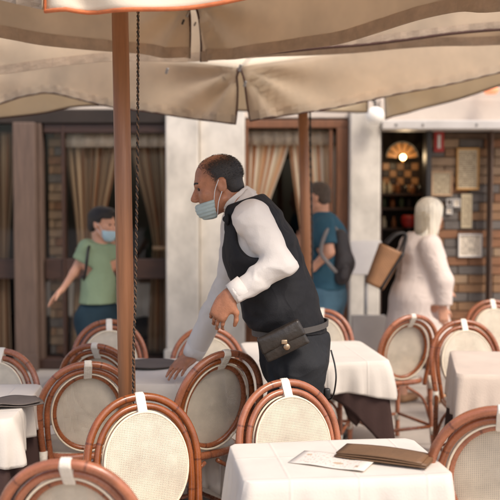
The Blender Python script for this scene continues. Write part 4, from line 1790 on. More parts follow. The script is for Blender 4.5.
# ------------------------------------------------------------------ the waiter
Yw = 3.82
pel, wai, che, uch, nb = at(294, 346, Yw), at(280, 306, Yw), at(260, 252, Yw), at(253, 225, Yw), at(244, 205, Yw)
hc = at(218.5, 185, Yw)
wt = thing('person', 'waiter in white shirt and black waistcoat leaning over a table, mask below his nose', 'person', (pel.x, Yw, 0.004))
Yv = Vector((0, 1, 0))
shL, elL, wrL = at(252, 220, 3.645), at(281, 263, 3.60), at(229, 296, 3.56)
shR, elR, wrR = at(243, 222, 4.02), at(227, 288, 4.10), at(192, 356, 4.22)
hipL, hipR = Vector((pel.x + .01, 3.73, pel.z - .06)), Vector((pel.x, 3.92, pel.z - .06))
knL, knR = Vector((pel.x - .03, 3.73, .50)), Vector((pel.x + .07, 3.94, .50))
anL, anR = Vector((pel.x + .03, 3.75, .09)), Vector((pel.x + .16, 3.95, .10))
torso = [cone(pel, .140, wai, .132, Yv, 1.18), cone(wai, .134, che, .130, Yv, 1.15), cone(che, .135, uch, .112, Yv, 1.32),
         cone(uch, .095, nb, .065, Yv, 1.4)]
legs = [cone(hipL, .098, knL, .066), cone(knL, .064, anL, .042), cone(hipR, .098, knR, .066), cone(knR, .064, anR, .042)]
armL = [cone(shL, .048, elL, .040), cone(elL, .040, wrL, .028)]
armR = [cone(shR, .050, elR, .042), cone(elR, .042, wrR, .029)]
should = [cone(shL, .052, uch, .08), cone(shR, .055, uch, .08)]
hf, hu = Vector((-.955, -.03, -.285)), Vector((-.285, 0, .955))
hp, hh_, hm, hq, hA = head_prims(hc, hf, hu, 1.04)
neck = [cone(nb - Vector((0, 0, .03)), .066, hq(0, -.035, -.055), .056)]
hLp, hLf = hand_prims(wrL, at(214, 322, 3.55) - wrL, Vector((.35, .8, .1)), Vector((-.6, .1, -.25)) * -1, curl=1.05, s=.97, spread=.7)
tgt = atz(163, 381, TZ + .022)
hRp, hRf = hand_prims(wrR, tgt - wrR, Vector((.1, .75, -.7)), Vector((-.5, -.6, -.3)), curl=.35, s=1.05, spread=1.3)
feet = [cone(anL - Vector((0, 0, .045)), .045, anL + Vector((-.17, 0, -.055)), .034, (0, 0, 1), .8), cone(anR - Vector((0, 0, .055)), .045, anR + Vector((-.17, 0, -.062)), .034, (0, 0, 1), .8)]
body = torso + legs + armL + armR + should + neck + hp + hLp + hRp
body_o = sbuild('body', surf(body, h=.0048, k=.022, hard=hh_ + hLf + hRf, minus=hm), m_skin, wt)
eyes(body_o, hq, 1.04)

# shirt: torso and sleeves, cut at the cuffs, the collar and below the belt
cufL, cufR = wrL + (elL - wrL).normalized() * .015, wrR + (elR - wrR).normalized() * .01
shp = [cone(shL, .062, elL, .053), cone(elL, .052, wrL, .036), cone(shR, .080, elR, .064), cone(elR, .058, wrR, .042)] + \
      [cone(shL, .066, uch, .095), cone(shR, .070, uch, .095)] + torso


def ripples(P, c, R_, amp, freq, seed=0.0):
    r = np.linalg.norm(P - npv(c), axis=1)
    return -amp * np.exp(-(r / R_) ** 2) * np.sin(r * freq + 9 * vnoise(P + seed, 9))


def shirt_post(P, d):
    d = d + ripples(P, elL + Vector((-.05, 0, -.01)), .10, .0040, 110) + ripples(P, shL + Vector((.0, -.02, -.10)), .09, .0035, 90, 3.0) + ripples(P, elR, .13, .005, 85, 5.0)
    d = d + ripples(P, wrL.lerp(elL, .3), .07, .003, 110, 7.0)
    d = d + folds(P, .016, 8.5, (1.0, 1, 1.25), 3.1) * np.clip((P[:, 2] - .9) * 5, .3, 1)
    for (c, e) in ((cufL, elL), (cufR, elR)):
        ax = Vector(c) - Vector(e)
        cut = plane(P, c, ax)
        near = np.linalg.norm(P - npv(c), axis=1) < .16
        d = np.where(near, smax(d, cut, .006), d)
    hemc = plane(P, pel + Vector((0, 0, .075)), (-.15, 0, -1))
    d = np.where(P[:, 0] > pel.x - .27, smax(d, hemc), d)
    cutn = plane(P, nb + (hc - nb).normalized() * .035, hc - nb)
    nearn = np.linalg.norm(P - npv(nb), axis=1) < .13
    return np.where(nearn, smax(d, cutn), d)


sh_o = sbuild('shirt', surf(shp, h=.0055, k=.03, inflate=.006, post=shirt_post), m_shirt, wt)
# collar
nd = (hq(0, -.035, -.055) - nb).normalized()
colp = [cone(nb - nd * .02, .079, nb + nd * .06, .073)]


def col_post(P, d):
    d = smax(d, plane(P, nb + nd * .052 + hf * .02, nd + Vector((.25, 0, .1))), .004)
    d = smax(d, -plane(P, nb - nd * .012, nd), .004)
    inner = -(sdf_prim(cone(nb - nd * .05, .070, nb + nd * .12, .066), P))
    return smax(d, inner, .003)


sbuild('collar', surf(colp, h=.004, k=.01, post=col_post), m_shirt, sh_o)
for (c, e, r) in ((cufL, elL, .0455), (cufR, elR, .050)):
    ax = (Vector(c) - Vector(e)).normalized()
    g = G()
    g.tube([Vector(c) - ax * .055, Vector(c) - ax * .02, Vector(c) + ax * .004, Vector(c) + ax * .006, Vector(c) - ax * .01], [r + .003, r, r - .002, r - .012, r - .013], seg=20, cap=False)
    g.build('cuff', m_shirt, sh_o, solid=.002, world=True)

# waistcoat
tax = (uch - pel).normalized()
tfw = Vector((-tax.z, 0, tax.x))


def vest_post(P, d):
    d = d + folds(P, .009, 6.5, (.8, 1, 1.7), 9.0)
    d = d + ripples(P, wai + Vector((-.08, -.12, .0)), .15, .006, 75, 11.0) + ripples(P, che + Vector((.10, -.1, -.03)), .11, .005, 85, 13.0)
    d = smax(d, plane(P, nb + tax * .022, tax), .01)
    # low hem, longer at the front
    d = smax(d, -plane(P, pel + tax * .075 + tfw * .0, tax + tfw * -.42), .006)
    # arm holes
    for s_ in (shL, shR):
        sgn = 1 if s_ is shR else -1
        hole = np.linalg.norm((P - npv(s_ + Vector((.012, sgn * .02, -.045)))) * np.array([1, .75, .8], dtype=np.float32), axis=1) - .086
        d = smax(d, -hole, .008)
    # neck opening towards the front
    v = np.linalg.norm((P - npv(nb + tfw * .085 - tax * .01)) * np.array([1, 1.2, .55], dtype=np.float32), axis=1) - .075
    return smax(d, -v, .008)


vt = [cone(pel, .140, wai, .142, Yv, 1.17), cone(wai, .144, che, .140, Yv, 1.15), cone(che, .146, uch, .118, Yv, 1.34), cone(uch, .100, nb, .074, Yv, 1.5)]
vt += [cone(at(254, 208, Yw - .02), .050, at(279, 246, Yw - .02), .055, Yv, 1.7), cone(at(279, 246, Yw - .02), .055, at(293, 290, Yw), .075, Yv, 1.6)]
ve_o = sbuild('waistcoat', surf(vt, h=.0055, k=.03, inflate=.013, post=vest_post), m_vest, wt)
# trousers
tp = [cone(pel + Vector((0, 0, .03)), .144, pel - Vector((0, 0, .05)), .134, Yv, 1.15), cone(hipL, .112, knL, .085), cone(knL, .083, anL + Vector((0, 0, .02)), .075), cone(hipR, .112, knR, .085), cone(knR, .083, anR + Vector((0, 0, .02)), .075)]


def tr_post(P, d):
    d = d + folds(P, .016, 7, (1, 1, .8), 2.0) + ripples(P, hipL + Vector((-.08, -.08, -.02)), .12, .007, 85, 17.0)
    d = smax(d, plane(P, wai - Vector((0, 0, .085)), (.12, 0, 1)))
    return smax(d, -(P[:, 2] - .05))


tr_o = sbuild('trousers', surf(tp, h=.006, k=.03, inflate=.008, post=tr_post), m_trous, wt)
for a in (anL, anR):
    pr = [cone(Vector((a.x + .03, a.y, .045)), .046, Vector((a.x - .05, a.y, .05)), .05, (0, 0, 1), .85), cone(Vector((a.x - .05, a.y, .045)), .048, Vector((a.x - .19, a.y, .035)), .034, (0, 0, 1), .8)]
    sbuild('shoe', surf(pr, h=.006, k=.02), m_shoe, wt)
# belt band across the back and the hip pouch
g = G()
bc = at(290, 327, Yw)
ring = []
for k in range(48):
    a = 2 * math.pi * k / 48
    ring.append(bc + Vector((.158 * math.cos(a), .176 * math.sin(a), -.02 * math.cos(a) * -1)))
P_ = [[p + Vector((0, 0, z)) + (p - bc).normalized() * o_ for (z, o_) in ((-.012, 0), (-.012, .005), (.012, .006), (.012, 0))] for p in ring]
g.grid(P_, closed_u=True)
g.build('belt', m_belt, tr_o, smooth=False, world=True)
po_c = at(283, 341, 3.575)
pt = thing('hip_pouch', 'dark brown leather money pouch with brass clasp strapped at the waiter\'s hip', 'pouch', po_c - Vector((0, 0, .06)))
pu = Vector((1, 0, .50)).normalized()
pv = Vector((-.50, 0, 1)).normalized()


def pq(x, y, z):
    return po_c + pu * x + Vector((0, y, 0)) + pv * z


m_brass_o = M('old_brass', rgb(176, 150, 122), rough=.35, metal=.8, var=.2)
m_edge = M('pouch_edge', rgb(52, 42, 34), rough=.5)


def slab(name, x0, x1, z0, z1, y0, y1, mat, nx=14, nz=10, belly=.0, lean=0.0):
    """rounded, slightly bulged leather slab in the pouch's own axes"""
    pr = []
    def f(P, d):
        q = P - npv(po_c)
        x, y, z = q @ npv(pu), q[:, 1], q @ npv(pv)
        xc, zc, yc = (x0 + x1) / 2, (z0 + z1) / 2, (y0 + y1) / 2
        tx = (x1 - x0) / 2 - lean * (z - zc)
        b = belly * (1 - np.clip(((x - xc) / tx) ** 2, 0, 1)) * (1 - np.clip(((z - zc) / (z1 - z0) * 2) ** 2, 0, 1))
        ex = np.abs(x - xc) - tx + .008
        ey = np.abs(y - yc) - (y1 - y0) / 2 - b + .008
        ez = np.abs(z - zc) - (z1 - z0) / 2 + .008
        o = np.sqrt(np.maximum(ex, 0) ** 2 + np.maximum(ey, 0) ** 2 + np.maximum(ez, 0) ** 2) + np.minimum(np.maximum(ex, np.maximum(ey, ez)), 0) - .008
        return o + folds(P, .0022, 16, (1, 1, 1), 4)
    box_ = [ell(pq((x0 + x1) / 2, (y0 + y1) / 2, (z0 + z1) / 2), [.06, .06, .06]), ell(pq(x0, 0, z0), [.03] * 3), ell(pq(x1, 0, z1), [.03] * 3)]
    # dense grid evaluated everywhere
    lo = npv(po_c) - np.array([.16, .09, .14], dtype=np.float32)
    n_ = (80, 45, 70)
    h_ = .004
    ax_ = [lo[q] + h_ * np.arange(n_[q], dtype=np.float32) for q in range(3)]
    gx, gy, gz = np.meshgrid(*ax_, indexing='ij')
    P = np.stack([gx, gy, gz], -1).reshape(-1, 3)
    return sbuild(name, nets(f(P, None).reshape(n_).astype(np.float32), lo, h_), mat, pt)


slab('pouch_body', -.090, .090, -.052, .050, -.020, .022, m_pouch, belly=.010, lean=.08)
slab('flap', -.094, .094, -.012, .054, -.030, .024, m_pouch, belly=.008, lean=.06)
g = G()
g.lathe([(.002, -.004), (.012, -.004), (.014, 0), (.012, .004), (.002, .006)], seg=20)
ck = g.build('clasp', m_brass_o, pt)
ck.location = pq(.004, -.036, -.022) - pt.location
ck.rotation_euler = (R(90), 0, 0)
g = G()
g.box((0, 0, 0), (.024, .008, .018), bev=.003)
ck = g.build('clasp_plate', m_brass_o, pt)
ck.location = pq(.004, -.038, .0) - pt.location
# coiled cord with a small device at the hip
cd = thing('coiled_cord', 'black cord looping from the waiter\'s back pocket to a small clip', 'cord', at(331, 392, 3.66))
g = G()
g.tube(resample(catmull([at(331, 350, 3.68), at(335, 366, 3.66), at(336, 380, 3.64), at(333, 396, 3.66), at(328, 400, 3.70)], 8), 40), .0035, seg=6)
g.build('cord', m_black, cd, world=True)
g = G()
g.box(at(327, 394, 3.72), (.028, .025, .05), bev=.008)
g.build('clip', m_black, cd, world=True)
# bow tie
bt = hq(0, .02, -.185)
bt = at(225.5, 219, 3.77)
bx = [cone(bt + Vector((0, -.012, 0)), .008, bt + Vector((.008, -.058, -.002)), .026, (1, 0, 0), .5), cone(bt + Vector((0, .012, 0)), .008, bt + Vector((.008, .058, -.002)), .026, (1, 0, 0), .5), cone(bt + Vector((0, -.01, 0)), .013, bt + Vector((0, .01, 0)), .013)]
sbuild('bow_tie', surf(bx, h=.004, k=.01), m_vest, wt)


# hair: short, thin at the crown
def hair_mat(name, col, scale=420.0):
    m = M(name, col, rough=.55, var=.35, vscale=120, bump=.25, bscale=300)
    t = NT(m)
    at_ = t.new('ShaderNodeAttribute', attribute_name='dens')
    nz = t.new('ShaderNodeTexNoise', i_Scale=scale, i_Detail=1.0)
    tc = t.new('ShaderNodeTexCoord')
    t.link(tc.outputs['Object'], nz.inputs['Vector'])
    nn_ = t.math('MULTIPLY_ADD', nz.outputs['Fac'], 2.2, -.6)
    fac = t.math('GREATER_THAN', nn_, at_.outputs['Fac'])
    tp = t.new('ShaderNodeBsdfTransparent')
    mx = t.new('ShaderNodeMixShader')
    t.link(fac, mx.inputs[0])
    t.link(t.n['Principled BSDF'].outputs[0], mx.inputs[1])
    t.link(tp.outputs[0], mx.inputs[2])
    t.link(mx.outputs[0], t.n['Material Output'].inputs['Surface'])
    return m


def hair_shell(root, prim, q, keep, mat, h=.0045, infl=.008, k=.01, soft=0.0):
    def post(P, d):
        return smax(d, keep(P) - soft, .006)
    V, F_ = surf(prim, h=h, k=k, inflate=infl, post=post)
    o = sbuild('hair', (V, F_), mat, root)
    if soft:
        dn = np.clip((soft - keep(V.astype(np.float32))) / (2.4 * soft), 0, 1)
        a_ = o.data.attributes.new('dens', 'FLOAT', 'POINT')
        a_.data.foreach_set('value', dn.astype(np.float32))
    return o


m_hairw = hair_mat('cropped_hair', rgb(38, 32, 30))
c0, fr0, r0_, u0 = npv(hq(0, 0, 0)), npv(hA[1]), npv(hA[0]), npv(hA[2])


def wkeep(P):
    y, z = (P - c0) @ fr0, (P - c0) @ u0
    nz = vnoise(P, 70) * .010 + vnoise(P, 25) * .02
    front = y - (.030 - .30 * np.clip(.06 - z, -.05, .09) * 2.0)
    front = np.where(z < .01, y + .012 + 0 * z, front)
    top = z - .094 - .15 * np.clip(-y, -.1, .1)
    low = -(z + .055 + .4 * np.clip(-y - .04, -.1, .06))
    return np.maximum(np.maximum(front, top), low) + nz


crn = [ell(hq(0, -.012, .038), [.075 * 1.04, .098 * 1.04, .083 * 1.04], hA), ell(hq(0, -.055, -.02), [.060, .045, .060], hA)]
hair_o = hair_shell(body_o, crn, hq, wkeep, m_hairw, infl=.0028, h=.004, soft=.022)
random.seed(4)
pd = []
for _ in range(4200):
    a, b_ = random.uniform(0, 2 * math.pi), random.uniform(-.4, 1.0)
    n_ = Vector((math.cos(a) * math.sqrt(1 - b_ * b_), math.sin(a) * math.sqrt(1 - b_ * b_), b_))
    p = hq(n_.x * .0765, -.012 + n_.y * .0995, .038 + n_.z * .0845)
    pn = npv(p)[None, :]
    if wkeep(pn)[0] > (.004 if random.random() < .5 else random.uniform(.0, .05)):
        continue
    if (pn - c0)[0] @ fr0 > (.06 if (pn - c0)[0] @ u0 > .06 else .02):
        continue
    n_w = (hA[0] * n_.x + hA[1] * n_.y + hA[2] * n_.z)
    pd.append((p, n_w * .25 - hA[1] * .7 + Vector((random.uniform(-.3, .3), random.uniform(-.3, .3), -.2)), random.uniform(.005, .010)))
strands(body_o, 'hair_strands', m_hairb, pd, .0008)
for sx in (-1, 1):
    g = G()
    g.tube(resample(catmull([hq(sx * .014, .0925, .027), hq(sx * .032, .089, .031), hq(sx * .05, .076, .027)], 5), 10), [.0035] + [.0045] * 8 + [.003], seg=6)
    g.build('eyebrow', m_hairb, body_o, world=True)


# face masks
def face_mask(root, q, A, s, z0, z1, y0, infl=.007, loops=True, mat=None):
    fp = [ell(q(0, .030, -.034), [.064 * s, .070 * s, .080 * s], A), ell(q(0, .062, -.085), [.046 * s, .042 * s, .036 * s], A), ell(q(0, .088, (z0 + .02)), [.026 * s, .024 * s, .03 * s], A)]
    c_, f_, u_ = npv(q(0, 0, 0)), npv(A[1]), npv(A[2])

    def post(P, d):
        y, z = (P - c_) @ f_, (P - c_) @ u_
        d = d + .0022 * np.sin(z * 420)
        d = smax(d, (z - z1 * s), .004)
        d = smax(d, (z0 * s - .05 * s - z), .004)
        d = smax(d, -(y - y0 * s + (z) * .12), .004)
        return d
    o = sbuild('face_mask', surf(fp, h=.004, k=.02, inflate=infl, post=post), mat or m_mask, root)
    if loops:
        for sx in (-1, 1):
            for (za, ze) in ((z1 - .012, .018), (z0 - .02, -.030)):
                g = G()
                g.tube(resample(catmull([q(sx * .058, y0 + .012, za), q(sx * .074, .02, (za + ze) / 2 + .004), q(sx * .082, -.006, ze)], 6), 12), .0017, seg=5)
                g.build('ear_loop', M('elastic_white', rgb(226, 226, 226), rough=.7), o, world=True)
    return o


face_mask(wt, hq, hA, 1.04, -.095, -.052, .026)


# ------------------------------------------------------------------ passers-by
def arm_prims(s, e, w, r=1.0):
    return [cone(s, .050 * r, e, .040 * r), cone(e, .039 * r, w, .026 * r)]


def stand_legs(p, fw, r=1.0, step=.12, wid=.09):
    """returns joints and prims of two legs standing under the pelvis point p"""
    fw = Vector((fw[0], fw[1], 0)).normalized()
    rt = Vector((fw.y, -fw.x, 0))
    out, J = [], []
    for sgn in (-1, 1):
        h_ = p + rt * sgn * wid * r - Vector((0, 0, .05))
        a = Vector((p.x, p.y, .09)) + rt * sgn * wid * r + fw * sgn * step
        k_ = h_.lerp(a, .5) + fw * .03
        t_ = a + fw * .14 - Vector((0, 0, .055))
        J.append((h_, k_, a, t_))
        out += [cone(h_, .088 * r, k_, .058 * r), cone(k_, .056 * r, a, .038 * r), cone(a - Vector((0, 0, .045)), .038, t_, .030, (0, 0, 1), .8)]
    return J, out


def shoe_pair(root, J, mat):
    for (h_, k_, a, t_) in J:
        pr = [cone(Vector((a.x, a.y, .045)), .048, Vector((t_.x, t_.y, .038)), .038, (0, 0, 1), .85)]
        sbuild('shoe', surf(pr, h=.009, k=.02), mat, root)


# --- woman in green
Yg = 6.6
g_fw = Vector((.75, -.65, 0)).normalized()
g_rt = Vector((g_fw.y, -g_fw.x, 0))
gp, gw_, gc, gn = at(98, 312, Yg), at(99, 285, Yg), at(99, 262, Yg), at(100, 243, Yg)
ghc = at(102.5, 224, Yg)
wg = thing('person', 'woman in a pale green top and dark shorts standing behind the left wooden pole', 'person', (gp.x, Yg, 0.004))
gsr, gsl = at(87, 248, Yg - .05), at(113, 247, Yg + .06)
ger, gwr = at(74, 273, Yg - .06), at(62, 290, Yg - .08)
gel, gwl = at(121, 270, Yg + .06), at(124, 290, Yg - .04)
tg = [cone(gp, .112, gw_, .094, g_rt, 1.2), cone(gw_, .094, gc, .100, g_rt, 1.16), cone(gc, .098, at(99, 252, Yg), .085, g_rt, 1.45), cone(gsr, .052, gc, .08), cone(gsl, .052, gc, .08)]
Jg, lg = stand_legs(gp, g_fw, .95)
hp2, hh2, hm2, hq2, hA2 = head_prims(ghc, Vector((.93, -.33, -.12)), (0, 0, 1), .98)
nk2 = [cone(gn - Vector((0, 0, .03)), .052, hq2(0, -.03, -.06), .048)]
h1p, h1f = hand_prims(gwr, at(53, 299, Yg - .1) - gwr, Vector((.2, .3, -1)), Vector((0, -1, .2)), curl=.3, s=.92)
h2p, h2f = hand_prims(gwl, Vector((.1, -.2, -1)), Vector((-.9, .2, .1)), Vector((.1, -1, 0)), curl=.5, s=.9)
bo2 = sbuild('body', surf(tg + lg + arm_prims(gsr, ger, gwr, .80) + arm_prims(gsl, gel, gwl, .92) + nk2 + hp2 + h1p + h2p, h=.0065, k=.02, hard=hh2 + h1f + h2f, minus=hm2), m_skin_l, wg)
eyes(bo2, hq2, .98)
m_green = M('green_cotton', rgb(140, 158, 128), rough=.85, var=.06, bump=.15, bscale=160, spec=.2, crease=.3, cscale=7)
m_navy = M('navy_shorts', rgb(40, 58, 68), rough=.85, var=.15, bump=.2, bscale=120, spec=.2)


def top_post(P, d):
    d = d + folds(P, .010, 6.5, (1.3, 1, .45), 5)
    d = smax(d, -plane(P, at(98, 303, Yg), (0, 0, 1)), .006)
    for e, s_, fr_ in ((ger, gsr, .52), (gel, gsl, .52)):
        c_ = s_.lerp(e, fr_)
        near = np.linalg.norm(P - npv(c_), axis=1) < .13
        d = np.where(near, smax(d, plane(P, c_, e - s_), .005), d)
    near = np.linalg.norm(P - npv(gn), axis=1) < .12
    return np.where(near, smax(d, plane(P, gn + Vector((0, 0, .005)) + g_fw * .03, (g_fw.x * .4, g_fw.y * .4, 1)), .005), d)


gt = tg + [cone(at(98, 306, Yg), .132, gc, .098, g_rt, 1.12), cone(gsr, .058, gsr.lerp(ger, .6), .058), cone(gsl, .058, gsl.lerp(gel, .6), .058)]
sbuild('top', surf(gt, h=.0075, k=.03, inflate=.006, post=top_post), m_green, wg)
sp_ = [cone(gp, .122, gp - Vector((0, 0, .06)), .118, g_rt, 1.2)] + [cone(h_, .105, h_.lerp(k_, .9), .085) for (h_, k_, a, t_) in Jg]
sbuild('shorts', surf(sp_, h=.0085, k=.03, inflate=.006, post=lambda P, d: smax(d + folds(P, .008, 7, (1, 1, .6), 1), -(P[:, 2] - .50))), m_navy, wg)
shoe_pair(wg, Jg, m_shoe)
face_mask(wg, hq2, hA2, .98, -.075, -.040, .028, mat=M('mask_pale', rgb(178, 206, 218), rough=.8))
c2, f2, u2 = npv(hq2(0, 0, 0)), npv(hA2[1]), npv(hA2[2])


def gkeep(P):
    y, z = (P - c2) @ f2, (P - c2) @ u2
    nz = vnoise(P, 45) * .03
    front = np.where(z > .045, y - .085 - (z - .06) * .2, y + .01 - np.clip(z, -.02, .05) * 1.1)
    low = -(z + .062)
    return np.maximum(front, low) + nz


hs = [ell(hq2(0, -.014, .042), [.083, .104, .088], hA2), ell(hq2(0, -.06, -.02), [.064, .05, .065], hA2), ell(hq2(0, .05, .098), [.05, .04, .028], hA2)]
hair_shell(bo2, hs, hq2, gkeep, m_hairb, h=.006, infl=.003, k=.02)
bg = thing('shoulder_bag_strap', 'thin black bag strap over the shoulder of the woman in green', 'strap', at(88, 270, Yg - .16))
g = G()
g.tube(resample(catmull([at(92, 243, Yg - .02), at(89, 247, Yg - .12), at(87.5, 256, Yg - .17), at(86, 268, Yg - .16), at(84, 280, Yg - .10)], 6), 24), .011, seg=6)
g.build('strap', m_black, bg, world=True)
pr = [cone(at(84, 281, Yg + .02), .05, at(85, 296, Yg + .02), .06, (1, 0, 0), .6)]
sbuild('bag', surf(pr, h=.008, k=.02), m_black, bg)

# --- man with backpack
Ym = 7.25
m_fw = Vector((-.80, .60, 0)).normalized()
m_rt = Vector((m_fw.y, -m_fw.x, 0))
mpv_, mw, mc, mnk = at(326, 292, Ym), at(327, 268, Ym), at(326, 236, Ym), at(321, 213, Ym)
mhc = at(317.5, 198, Ym)
mm = thing('person', 'man in a teal T-shirt with a dark backpack, seen from behind by the striped curtain', 'person', (mpv_.x, Ym, 0.004))
# his right arm is on the far side, his left arm faces the camera
ms1, ms2 = at(325, 226, Ym - .19), at(322, 225, Ym + .20)
me1, mw1 = at(329, 252, Ym - .24), at(313, 268, Ym - .20)
me2, mw2 = at(314, 255, Ym + .24), at(304, 246, Ym + .10)
tm = [cone(mpv_, .135, mw, .130, m_rt, 1.2), cone(mw, .130, mc, .135, m_rt, 1.22), cone(mc, .135, at(324, 224, Ym), .10, m_rt, 1.5), cone(ms1, .062, mc, .09), cone(ms2, .062, mc, .09)]
Jm, lm = stand_legs(mpv_, m_fw, 1.0)
hp3, hh3, hm3, hq3, hA3 = head_prims(mhc, Vector((-.90, .38, -.12)), (0, 0, 1), 1.0)
nk3 = [cone(mnk - Vector((0, 0, .03)), .062, hq3(0, -.03, -.06), .056)]
h3p, h3f = hand_prims(mw1, Vector((-.9, 0, .3)), Vector((.2, .9, 0)), Vector((0, 0, 1)), curl=.8)
h4p, h4f = hand_prims(mw2, Vector((-.3, -.2, .9)), Vector((.2, -.9, 0)), Vector((1, 0, 0)), curl=.8)
bo3 = sbuild('body', surf(tm + lm + arm_prims(ms1, me1, mw1, 1.1) + arm_prims(ms2, me2, mw2, 1.1) + nk3 + hp3 + h3p + h4p, h=.007, k=.02, hard=hh3 + h3f + h4f, minus=hm3), m_skin_l, mm)
m_teal = M('teal_cotton', rgb(56, 92, 110), rough=.85, var=.1, bump=.15, bscale=160, spec=.2, crease=.35, cscale=7)
m_teal2 = M('teal_shorts', rgb(76, 106, 124), rough=.85, var=.12, bump=.2, bscale=120, spec=.2, crease=.3)


def tee_post(P, d):
    d = d + folds(P, .012, 6.5, (1.2, 1, .8), 15)
    d = smax(d, -plane(P, at(326, 289, Ym), (0, 0, 1)), .006)
    for e, s_ in ((me1, ms1), (me2, ms2)):
        c_ = s_.lerp(e, .72)
        near = np.linalg.norm(P - npv(c_), axis=1) < .13
        d = np.where(near, smax(d, plane(P, c_, e - s_), .005), d)
    near = np.linalg.norm(P - npv(mnk), axis=1) < .12
    return np.where(near, smax(d, plane(P, mnk + Vector((0, 0, .01)), (m_fw.x * .3, m_fw.y * .3, 1)), .005), d)


mt_ = tm + [cone(ms1, .074, ms1.lerp(me1, .85), .074), cone(ms2, .074, ms2.lerp(me2, .85), .074), cone(mpv_, .150, mc, .145, m_rt, 1.15)]
sbuild('t_shirt', surf(mt_, h=.008, k=.03, inflate=.006, post=tee_post), m_teal, mm)
sp_ = [cone(mpv_, .145, mpv_ - Vector((0, 0, .06)), .135, m_rt, 1.2)] + [cone(h_, .112, h_.lerp(k_, 1.0), .095) for (h_, k_, a, t_) in Jm]
sbuild('shorts', surf(sp_, h=.009, k=.03, inflate=.008, post=lambda P, d: smax(d + folds(P, .012, 6, (1, 1, .6), 1), -(P[:, 2] - .47))), m_teal2, mm)
shoe_pair(mm, Jm, M('grey_shoe', rgb(120, 112, 106), rough=.7))
c3, f3, u3 = npv(hq3(0, 0, 0)), npv(hA3[1]), npv(hA3[2])


def mkeep(P):
    y, z = (P - c3) @ f3, (P - c3) @ u3
    nz = vnoise(P, 50) * .025
    front = np.where(z > .04, y - .055, y + .008)
    return np.maximum(front, -(z + .055)) + nz


m_hairg = M('grey_brown_hair', rgb(84, 70, 60), rough=.6, var=.4, vscale=60, bump=.6, bscale=150)
hs = [ell(hq3(0, -.012, .040), [.078, .10, .085], hA3), ell(hq3(0, -.058, -.02), [.060, .045, .058], hA3)]
hair_shell(bo3, hs, hq3, mkeep, m_hairg, h=.006, infl=.007)
bpk = thing('backpack', 'dark grey backpack on the back of the man in teal', 'backpack', at(343, 290, Ym - .05))
m_pack = M('pack_nylon', rgb(58, 54, 56), rough=.65, var=.15, bump=.2, bscale=120, crease=.3)
pk = [cone(at(340, 236, Ym - .10), .055, at(344, 264, Ym - .10), .078, m_rt, 1.2), cone(at(345, 262, Ym - .12), .075, at(342, 277, Ym - .12), .062, m_rt, 1.25)]
sbuild('sack', surf(pk, h=.008, k=.03, post=lambda P, d: d + folds(P, .008, 8, (1, 1, 1), 3)), m_pack, bpk)
g = G()
g.tube(resample(catmull([at(337, 230, Ym - .14), at(331, 226, Ym - .22), at(325, 235, Ym - .30), at(321, 252, Ym - .285), at(328, 263, Ym - .31), at(336, 272, Ym - .24)], 8), 40), .015, seg=6)
g.build('shoulder_strap', M('strap_grey', rgb(132, 126, 124), rough=.7), bpk, world=True)
pr = [cone(at(345, 268, Ym - .20), .035, at(344, 276, Ym - .20), .04, (0, 1, 0), .5)]
sbuild('front_pocket', surf(pr, h=.008, k=.02), m_pack, bpk)

# --- blonde woman
Yb = 7.05
b_fw = Vector((.80, .60, 0)).normalized()
b_rt = Vector((b_fw.y, -b_fw.x, 0))
bp_, bw_, bc_, bn_ = at(418, 300, Yb), at(420, 274, Yb), at(420, 254, Yb), at(424, 236, Yb)
bhc = at(431, 215, Yb)
bl = thing('person', 'blonde woman in a pale pink dress with a straw bag, looking towards the brick wall', 'person', (bp_.x, Yb, 0.004))
# her right arm is towards the camera
bs1, bs2 = at(430, 246, Yb - .17), at(410, 245, Yb + .16)
be1, bw1 = at(443, 281, Yb - .22), at(443, 308, Yb - .22)
be2, bw2 = at(438, 272, Yb + .16), at(438, 286, Yb + .0)
tb = [cone(bp_, .165, bw_, .150, b_rt, 1.18), cone(bw_, .150, bc_, .150, b_rt, 1.2), cone(bc_, .148, at(421, 244, Yb), .11, b_rt, 1.45), cone(bs1, .065, bc_, .10), cone(bs2, .065, bc_, .10)]
Jb, lb = stand_legs(bp_, b_fw, 1.0, step=.07)
hp4, hh4, hm4, hq4, hA4 = head_prims(bhc, Vector((.82, .55, -.12)), (0, 0, 1), 1.0)
nk4 = [cone(bn_ - Vector((0, 0, .03)), .054, hq4(0, -.03, -.06), .05)]
h5p, h5f = hand_prims(bw1, Vector((.1, 0, -1)), Vector((-.3, .9, 0)), Vector((1, .2, 0)), curl=.5, s=.95)
h6p, h6f = hand_prims(bw2, Vector((1, -.3, -.3)), Vector((0, 0, -1)), Vector((-.3, -.9, 0)), curl=.7, s=.95)
bo4 = sbuild('body', surf(tb + lb + arm_prims(bs1, be1, bw1, 1.1) + arm_prims(bs2, be2, bw2, 1.1) + nk4 + hp4 + h5p + h6p, h=.007, k=.02, hard=hh4 + h5f + h6f, minus=hm4), m_skin_l, bl)
m_pink = M('pale_pink_cotton', rgb(218, 202, 192), rough=.85, var=.05, bump=.12, bscale=160, spec=.2, crease=.35, cscale=6)


def dress_post(P, d):
    d = d + folds(P, .014, 5.5, (1.3, 1.3, .40), 25)
    d = smax(d, -(P[:, 2] - .42), .006)
    for e, s_, c_ in ((be1, bs1, bw1), (be2, bs2, bw2)):
        near = np.linalg.norm(P - npv(c_), axis=1) < .10
        d = np.where(near, smax(d, plane(P, c_.lerp(e, .1), c_ - e), .005), d)
    near = np.linalg.norm(P - npv(bn_), axis=1) < .12
    return np.where(near, smax(d, plane(P, bn_ + Vector((0, 0, .01)), (b_fw.x * .3, b_fw.y * .3, 1)), .005), d)


